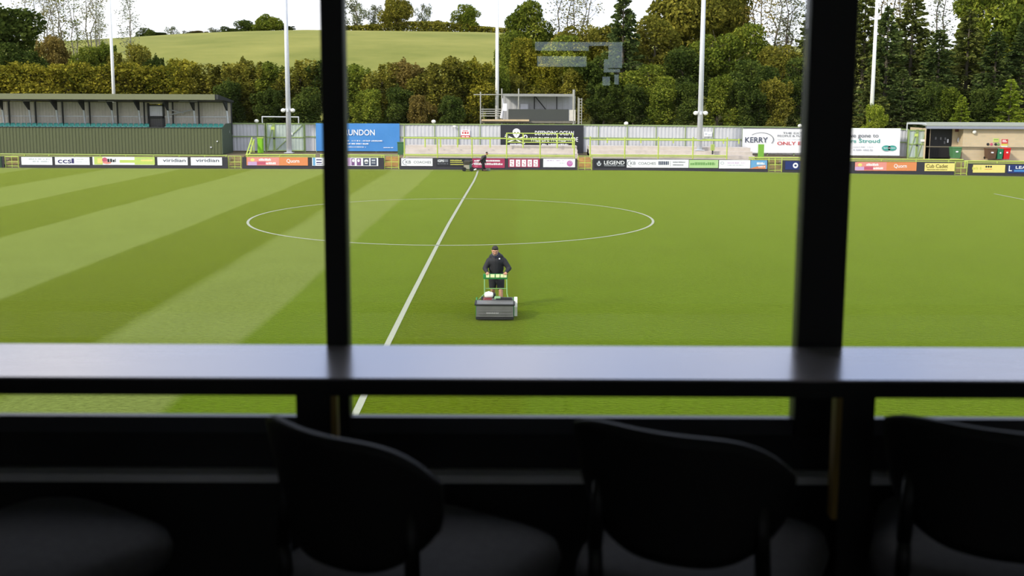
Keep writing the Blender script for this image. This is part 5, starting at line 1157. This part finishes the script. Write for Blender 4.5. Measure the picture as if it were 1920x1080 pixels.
for i, s in enumerate((41, 42, 43)):                                   # thin trees, few leaves, 5 wide 16 high
    g_ = np.random.default_rng(s); mb = MB(); tips = []
    for st in range(2 + i % 2):
        sub = MB(); tp = trunk(sub, 15.0 - st, .13, g_, limbs=15, lo=.22, reach=2.0, n=7); dx = (st - .5) * .5
        tips += [t_ + Vector((dx + dx * .08 * t_.z, .2 * st, 0)) for t_ in tp]; mb.add([(a + dx + dx * .08 * c, b2 + .2 * st, c) for a, b2, c in sub.v], sub.f)
    P_ = [np.array(t_) + g_.normal(size=(9, 3)) * np.array([.34, .34, .30]) for t_ in tips]
    register('sparse%d' % i, 5.0, 16.0, leaf_geo(np.concatenate(P_), 0.26, g_), mb)
for i, s in enumerate((51, 52)):                                       # open crowned skyline trees, 7 wide 10 high
    g_ = np.random.default_rng(s); mb = MB(); tips = trunk(mb, 8.6, .26, g_, limbs=14, lo=.25, reach=3.4)
    bl = [((t_.x, t_.y, t_.z), g_.uniform(.5, .95) * np.array([1, 1, .8])) for t_ in tips]
    register('open%d' % i, 7.0, 10.0, leaf_geo(shell_points(bl, 60, g_, .3), 0.30, g_), mb)
for i, s in enumerate((55, 56)):                                       # loose round crowns with sky between the leaves
    g_ = np.random.default_rng(s); bl = []
    for _ in range(34):
        d = g_.normal(size=3); d /= np.linalg.norm(d); k = g_.random() ** 0.4; bl.append(((d[0] * 2.9 * k, d[1] * 2.9 * k, 5.4 + d[2] * 3.8 * k), g_.uniform(.5, 1.0) * np.array([1, 1, .9])))
    mb = MB(); trunk(mb, 8.0, .26, g_, limbs=12, lo=.2, reach=2.8)
    register('loose%d' % i, 8.0, 10.0, leaf_geo(shell_points(bl, 95, g_, .3), 0.36, g_), mb)
g_ = np.random.default_rng(61); bl = []                                # hilltop oak: domed crown on a short trunk
for _ in range(26):
    an = g_.uniform(0, 6.28); k = g_.random() ** .5; z = g_.uniform(0, 1); bl.append(((math.cos(an) * 3.1 * k * (1 - .55 * z), math.sin(an) * 3.1 * k * (1 - .55 * z), 3.2 + 5.4 * z), g_.uniform(.8, 1.3) * np.array([1.1, 1.1, .75])))
mb = MB(); trunk(mb, 7.0, .55, g_, limbs=10, lo=.35, reach=3.2)
register('oak', 8.0, 10.0, leaf_geo(shell_points(bl, 260, g_), 0.36, g_), mb)

def plant(kind, x, ytop, D, wpx, leaf, label, name='tree', cat='tree', group=None, woodm=None, rot=None, sink=0.0):
    Y = CAM.y + D; X_ = PX(x, Y); zb = hz(X_, Y) - sink; W, H, me, w = KIND[kind]
    r = thing(name, (X_, Y, zb), label, cat, group)
    h = PZ(x, ytop, Y) - zb; s = wpx * D / FPX / W
    r.scale = (s, s, h / H); r.rotation_euler = (0, 0, random.uniform(0, 6.28) if rot is None else rot)
    for nm, me_, m in (('crown', me, L[leaf]), ('trunk', w, woodm or bark)):
        o = bpy.data.objects.new(nm, me_); COL.objects.link(o); o.parent = r; o.material_slots[0].link = 'OBJECT'; o.material_slots[0].material = m
    return r
SH = dict(name='shrub', cat='shrub')
# clipped hedge behind the stand
g_ = np.random.default_rng(71); HYc = CAM.y + 96; hx0, hx1 = PX(-70, HYc), PX(338, HYc); htop = PZ(150, 130, HYc); hb = 0.9
N = 52000; u = g_.random(N); f = g_.random(N); xx = hx0 + (hx1 - hx0) * u
bump = 0.35 * np.sin(xx * 1.3) + 0.25 * np.sin(xx * 2.9 + 1) + 0.2 * np.sin(xx * 5.1)
tops = f < 0.30; z = np.where(tops, htop - 0.15 + 0.22 * g_.normal(size=N), hb + (htop - hb) * g_.random(N)); dy = np.where(tops, g_.uniform(-1.3, 1.3, N), -1.3 + 0.34 * np.sin(z * 2.3 + xx) - np.abs(g_.normal(size=N)) * .25 + g_.random(N) * .5)
c = np.stack([xx, HYc + dy, z + np.where(tops, .5 * bump, 0)], 1)
root = thing('hedge', ((hx0 + hx1) / 2, HYc, hb), 'long flat-topped golden green hedge directly behind the covered stand', 'hedge')
me = quads_mesh('foliage', leaf_geo(c - np.array(root.location), 0.30, g_)); me.materials.append(L['gold']); o = bpy.data.objects.new('foliage', me); COL.objects.link(o); o.parent = root
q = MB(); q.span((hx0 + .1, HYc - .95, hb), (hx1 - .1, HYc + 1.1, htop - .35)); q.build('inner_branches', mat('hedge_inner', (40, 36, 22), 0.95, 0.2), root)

# shrubs in a row behind the fence, left part
for i, (k, x, y, D, w, lf, lb) in enumerate((
    ('bush0', 352, 112, 94, 92, 'gold', 'golden shrub behind the right end of the covered stand'), ('bush1', 405, 118, 94.5, 98, 'olive', 'olive shrub directly above the sloping end of the stand roof'),
    ('bush2', 456, 110, 93.5, 96, 'olive', 'olive shrub behind the fence above the lime ladder frame'), ('bush0', 508, 118, 94, 92, 'green', 'green shrub behind the double gate left of the camera pole'),
    ('bush1', 562, 108, 93.5, 100, 'olive', 'olive shrub between the left camera pole and the thin mullion'), ('bush2', 614, 112, 94, 96, 'dark', 'dark shrub hidden mostly by the thin mullion'),
    ('bush0', 668, 122, 94, 92, 'green', 'green shrub above the blue banner just right of the thin mullion'), ('bush1', 716, 116, 94, 90, 'olive', 'olive shrub above the right half of the blue banner'),
    ('bush2', 762, 112, 94.5, 90, 'brown', 'brownish shrub behind the fence right of the blue banner'), ('bush1', 806, 118, 93.5, 92, 'olive', 'olive shrub behind the fence globe lamp right of the blue banner'),
    ('bush0', 850, 108, 94, 90, 'olive', 'olive shrub above the red and white fence notice'), ('bush2', 893, 110, 94.5, 88, 'gold', 'golden shrub left of the gantry scaffold'),
    ('bush2', 430, 150, 91, 66, 'dark', 'low dark shrub beside the stand end behind the fence'), ('bush0', 690, 168, 91, 70, 'green', 'low green shrub close behind the fence above the blue banner'),
    ('bush1', 790, 176, 91, 56, 'brown', 'low reddish brown shrub close behind the fence left of the notice'), ('bush0', 850, 180, 91, 62, 'dark', 'low dark shrub close behind the fence near the notice'),
    ('bush1', 575, 160, 91, 66, 'dark', 'low dark shrub close behind the fence beside the thin mullion'), ('bush2', 748, 160, 91.5, 62, 'dark', 'low dark shrub behind the right edge of the blue banner'),
    ('bush2', 505, 165, 91, 70, 'dark', 'low dark shrub behind the overhead bar of the left double gate'))):
    plant(k, x, y, D, w * 1.22, lf, lb, group='shrubs behind the fence', **SH)
# trees behind the hedge, left
plant('broad0', 2, -22, 108, 190, 'dark', 'big dark dense tree at the top left photo corner'); plant('bush1', 40, 78, 101, 120, 'dark', 'dark shrub below the big dark tree at the left edge', **SH)
for i, (k, x, y, D, w, lf, lb) in enumerate((
    ('sparse0', 72, -60, 124, 60, 'pale', 'thin nearly bare tree right beside the big dark tree'), ('sparse1', 98, -50, 126, 56, 'pale', 'thin bare-branched tree second right of the big dark tree'),
    ('sparse2', 124, -70, 128, 66, 'olive', 'thin leafy tree third right of the big dark tree'), ('sparse0', 150, -40, 126, 54, 'green', 'thin tree with green tufts left of the white pole behind the stand'),
    ('sparse1', 178, -66, 130, 60, 'pale', 'thin bare tree just left of the white pole behind the stand'), ('sparse2', 196, 4, 124, 44, 'blue', 'small thin grey-green tree touching the white pole behind the stand'),
    ('sparse2', 251, -24, 128, 62, 'blue', 'thin tree with small dark leaves right of the white pole behind the stand'))):
    plant(k, x, y, D, w, lf, lb, woodm=bark_grey, group='thin trees behind the hedge')
for k, x, y, D, w, lf, lb in (
    ('bush0', 112, 68, 104, 84, 'brown', 'brown olive shrub behind the hedge under the thin trees'), ('bush1', 160, 84, 103, 74, 'green', 'green shrub behind the hedge left of the white pole'),
    ('bush2', 198, 80, 105, 80, 'green', 'mid green shrub behind the hedge at the white pole'), ('bush0', 268, 84, 101, 80, 'olive', 'olive shrub behind the hedge left end of the meadow'),
    ('bush2', 296, 104, 100, 56, 'dark', 'small dark shrub at the left end of the meadow'), ('bush1', 76, 92, 102, 70, 'dark', 'dark green shrub between the big dark tree and the brown shrub'), ('bush1', 232, 96, 104, 66, 'olive', 'low olive shrub just right of the white pole behind the stand')):
    plant(k, x, y, D, w, lf, lb, **SH)
# skyline of the hill
for k, x, y, D, w, lf, lb in (
    ('broad0', 283, 48, 238, 32, 'dark', 'dark skyline tree at the left end of the hill crest'), ('bush1', 305, 60, 240, 36, 'dark', 'dark skyline bush second from the left on the hill'),
    ('loose1', 330, 44, 243, 34, 'blue', 'grey-green skyline tree above the left of the meadow'), ('loose0', 352, 50, 243, 30, 'blue', 'small grey skyline tree right beside the taller grey one'),
    ('bush0', 378, 58, 245, 36, 'brown', 'brown skyline bush left of a dark skyline tree'), ('loose0', 407, 44, 246, 34, 'blue', 'thin skyline tree midway between the stand and the camera pole'), ('broad0', 432, 46, 246, 34, 'dark', 'dark skyline tree left of the round green skyline tree'),
    ('broad1', 463, 36, 247, 42, 'dark', 'round dark skyline tree left of the tall skyline oak'), ('broad2', 507, 21, 247, 54, 'green', 'tall green skyline tree touching the left camera pole'), ('bush2', 540, 48, 247, 34, 'dark', 'low dark skyline bush just right of the left camera pole'), ('bush0', 575, 57, 247, 30, 'dark', 'tiny skyline bush left of the thin mullion')):
    plant(k, x, y, D, w * 1.3, lf, lb, group='skyline trees on the hill', sink=3.0 if k.startswith(('broad', 'loose')) else 0.0, **(SH if k.startswith('bush') else {}))
for k, x, y, D, w, lf, lb in (
    ('loose0', 672, -16, 246, 74, 'blue', 'loose grey-green skyline tree right of the thin mullion'), ('loose1', 706, 0, 247, 52, 'blue', 'open skyline tree left of the round oak on the hill'),
    ('broad2', 745, -18, 245, 68, 'olive', 'round full olive oak on the hill right of the thin mullion'), ('loose0', 795, -8, 250, 46, 'blue', 'spindly skyline tree between the two oaks on the hill'),
    ('bush0', 822, 38, 248, 30, 'olive', 'small bush on the crest between the two oaks'), ('broad0', 876, 1, 245, 62, 'green', 'wide domed oak alone on the hill left of the slim white pole')):
    plant(k, x, y, D, w, lf, lb, group='skyline trees on the hill', sink=2.6 if k.startswith(('broad', 'loose')) else 0.0, **(SH if k.startswith('bush') else {}))
g_ = np.random.default_rng(72)                                        # field hedge on the crest
HY2 = CAM.y + 244; a, b_ = PX(640, HY2), PX(955, HY2); N = 7000; xx = g_.uniform(a, b_, N); hh = 1.3 + 1.3 * np.clip(np.sin((xx - a) / (b_ - a) * 3.1) ** 2, 0, 1)
zz = np.array([hz(v, HY2) for v in xx]); c = np.stack([xx, HY2 + g_.normal(size=N) * .7, zz + hh * g_.random(N) ** .8], 1)
root = thing('field_hedge', ((a + b_) / 2, HY2, 20), 'low field hedge along the hill crest below the two oaks', 'hedge')
me = quads_mesh('foliage', leaf_geo(c - np.array(root.location), 0.55, g_)); me.materials.append(L['olive']); o = bpy.data.objects.new('foliage', me); COL.objects.link(o); o.parent = root

# woodland right of the meadow
for k, x, y, D, w, lf, lb in (
    ('broad1', 990, -2, 118, 110, 'green', 'rounded green tree right of the slim white pole at the wood edge'), ('bush0', 950, 60, 108, 70, 'green', 'green shrub at the wood edge behind the slim white pole'),
    ('bush1', 985, 68, 101, 96, 'gold', 'golden shrub above the left end of the gantry'), ('bush2', 1030, 112, 99, 84, 'gold', 'golden shrub above the middle of the gantry'), ('bush0', 1072, 130, 98, 80, 'olive', 'olive shrub above the right end of the gantry'),
    ('bush1', 935, 120, 97, 70, 'green', 'green shrub at the gantry left corner'), ('bush2', 965, 140, 98, 60, 'olive', 'low olive shrub behind the gantry roof left end'), ('bush1', 1010, 150, 98, 80, 'olive', 'low olive shrub close behind the gantry roof'),
    ('sparse1', 1052, -50, 120, 80, 'pale', 'thin pale tree above the gantry with sky behind'), ('broad2', 1085, 34, 116, 120, 'olive', 'olive tree behind the gantry right side'),
    ('broad1', 1140, 42, 113, 110, 'olive', 'olive tree in the wood just left of the dark conical conifer'), ('broad0', 1056, 56, 114, 100, 'green', 'green tree in the wood above the gantry roof'),
    ('sparse0', 1095, -60, 124, 70, 'pale', 'thin bare tree left of the tall conifer'), ('conifer0', 1165, -24, 103, 112, 'needle', 'dark conical conifer right of the gantry'),
    ('broad0', 1118, 92, 99, 100, 'dark', 'dark tree low behind the gantry ladder'), ('broad1', 1222, 26, 106, 130, 'olive', 'olive tree left of the right camera pole'),
    ('broad2', 1286, -70, 116, 170, 'olive', 'very tall olive tree directly behind the right camera pole'), ('bush2', 1130, 150, 94, 84, 'dark', 'dark shrub behind the fence right of the gantry'),
    ('bush0', 1185, 158, 93.5, 86, 'dark', 'dark shrub behind the fence globe lamp right of the black banner'), ('broad0', 1210, 110, 98, 120, 'green', 'green tree between the conifer and the right camera pole'),
    ('bush1', 1240, 140, 94, 86, 'green', 'green shrub behind the fence left of the right camera pole'), ('bush2', 1290, 150, 93.5, 84, 'dark', 'dark shrub behind the fence at the right camera pole'),
    ('broad1', 1275, 84, 100, 130, 'dark', 'dark tree low behind the right camera pole'), ('broad2', 1340, 46, 104, 130, 'green', 'green tree just right of the right camera pole'), ('broad0', 1352, -64, 120, 130, 'olive', 'tall olive tree right of the right camera pole'),
    ('bush0', 1345, 142, 93.5, 88, 'green', 'green shrub behind the fence right of the right camera pole'), ('bush1', 1400, 150, 93.5, 88, 'dark', 'dark shrub above the left end of the banner with the grey oval'),
    ('broad1', 1395, 40, 106, 110, 'green', 'mid green tree above the grey oval banner'), ('broad0', 1408, 100, 98, 110, 'dark', 'dark low tree above the grey oval banner'), ('bush2', 1452, 146, 94, 86, 'olive', 'olive shrub above the middle of the grey oval banner'),
    ('sparse2', 1418, -60, 116, 90, 'brown', 'thin brown tree with sky behind left of the wide mullion'), ('broad2', 1455, 70, 103, 110, 'olive', 'olive tree beside the wide mullion'), ('sparse1', 1470, -50, 118, 90, 'blue', 'thin grey tree beside the wide mullion top'),
    ('sparse0', 1448, -70, 122, 80, 'pale', 'thin pale tree between the brown and the grey thin trees'), ('broad0', 1500, 96, 100, 110, 'dark', 'dark tree at the left edge of the wide mullion'), ('bush0', 1502, 150, 94, 84, 'dark', 'dark shrub at the left edge of the wide mullion'), ('conifer1', 1520, -20, 112, 110, 'needle2', 'tall conifer mostly hidden by the wide mullion')):
    plant(k, x, y, D, w, lf, lb, **(SH if k.startswith('bush') else {}))
for k, x, y, D, w, lf, lb in (
    ('conifer2', 1612, -40, 110, 120, 'needle2', 'olive conifer at the right edge of the wide mullion'), ('conifer0', 1655, 10, 103, 118, 'needle', 'dark conifer right of the slim white pole by the mullion'), ('conifer1', 1700, -36, 106, 124, 'needle2', 'tall olive conifer above the white teal-lettered banner'),
    ('sparse1', 1650, -70, 122, 90, 'brown', 'thin brown tree behind the right conifers near the mullion'), ('sparse2', 1752, -60, 120, 90, 'blue', 'thin grey tree with sky gaps above the brick building'), ('conifer2', 1752, 52, 101, 118, 'needle', 'dark conifer above the brick building porch'),
    ('conifer0', 1805, 16, 104, 120, 'needle2', 'olive conifer above the brick building wall lamp'), ('broad1', 1838, -60, 112, 150, 'green', 'tall green broadleaf tree above the brick building'), ('broad2', 1905, -76, 114, 150, 'green', 'tall green tree at the top right photo corner'),
    ('conifer1', 1858, 56, 101, 118, 'needle', 'dark conifer above the wheelie bins'), ('conifer2', 1912, 30, 102, 120, 'needle', 'dark conifer at the right photo edge'),
    ('conifer0', 1632, 120, 95, 90, 'needle2', 'small conifer behind the left end of the teal-lettered banner'), ('conifer1', 1688, 128, 95, 96, 'needle', 'small dark conifer above the right end of the teal-lettered banner'),
    ('bush0', 1640, 196, 92.5, 60, 'lime', 'low fresh green shrub at the foot of the slim white pole by the mullion'), ('bush1', 1735, 150, 95, 80, 'dark', 'dark shrub behind the pale green double gate'),
    ('conifer2', 1800, 176, 93, 62, 'lime', 'fresh green young conifer behind the brick building roof'), ('conifer0', 1890, 148, 93, 92, 'lime', 'bright green young conifer above the red bin'),
    ('broad0', 1625, 70, 118, 130, 'dark', 'dark tree deep in the wood behind the slim white pole by the mullion'), ('broad1', 1692, 84, 119, 130, 'dark', 'dark tree deep in the wood above the teal-lettered banner'), ('broad2', 1762, 80, 118, 140, 'dark', 'dark tree deep in the wood above the brick porch'),
    ('broad0', 1828, 76, 119, 140, 'dark', 'dark tree deep in the wood above the bins'), ('broad1', 1900, 70, 118, 140, 'dark', 'dark tree deep in the wood at the right photo edge'), ('broad2', 1170, 70, 118, 140, 'dark', 'dark tree deep in the wood behind the dark conical conifer'),
    ('bush2', 1845, 160, 95, 80, 'dark', 'dark shrub behind the brick building roof'), ('bush0', 1770, 165, 95, 76, 'green', 'green shrub behind the brick building left end'), ('conifer1', 1965, 40, 102, 120, 'needle2', 'conifer just beyond the right photo edge')):
    plant(k, x, y, D, w, lf, lb, **(SH if k.startswith('bush') else {}))
bpy.context.view_layer.update()
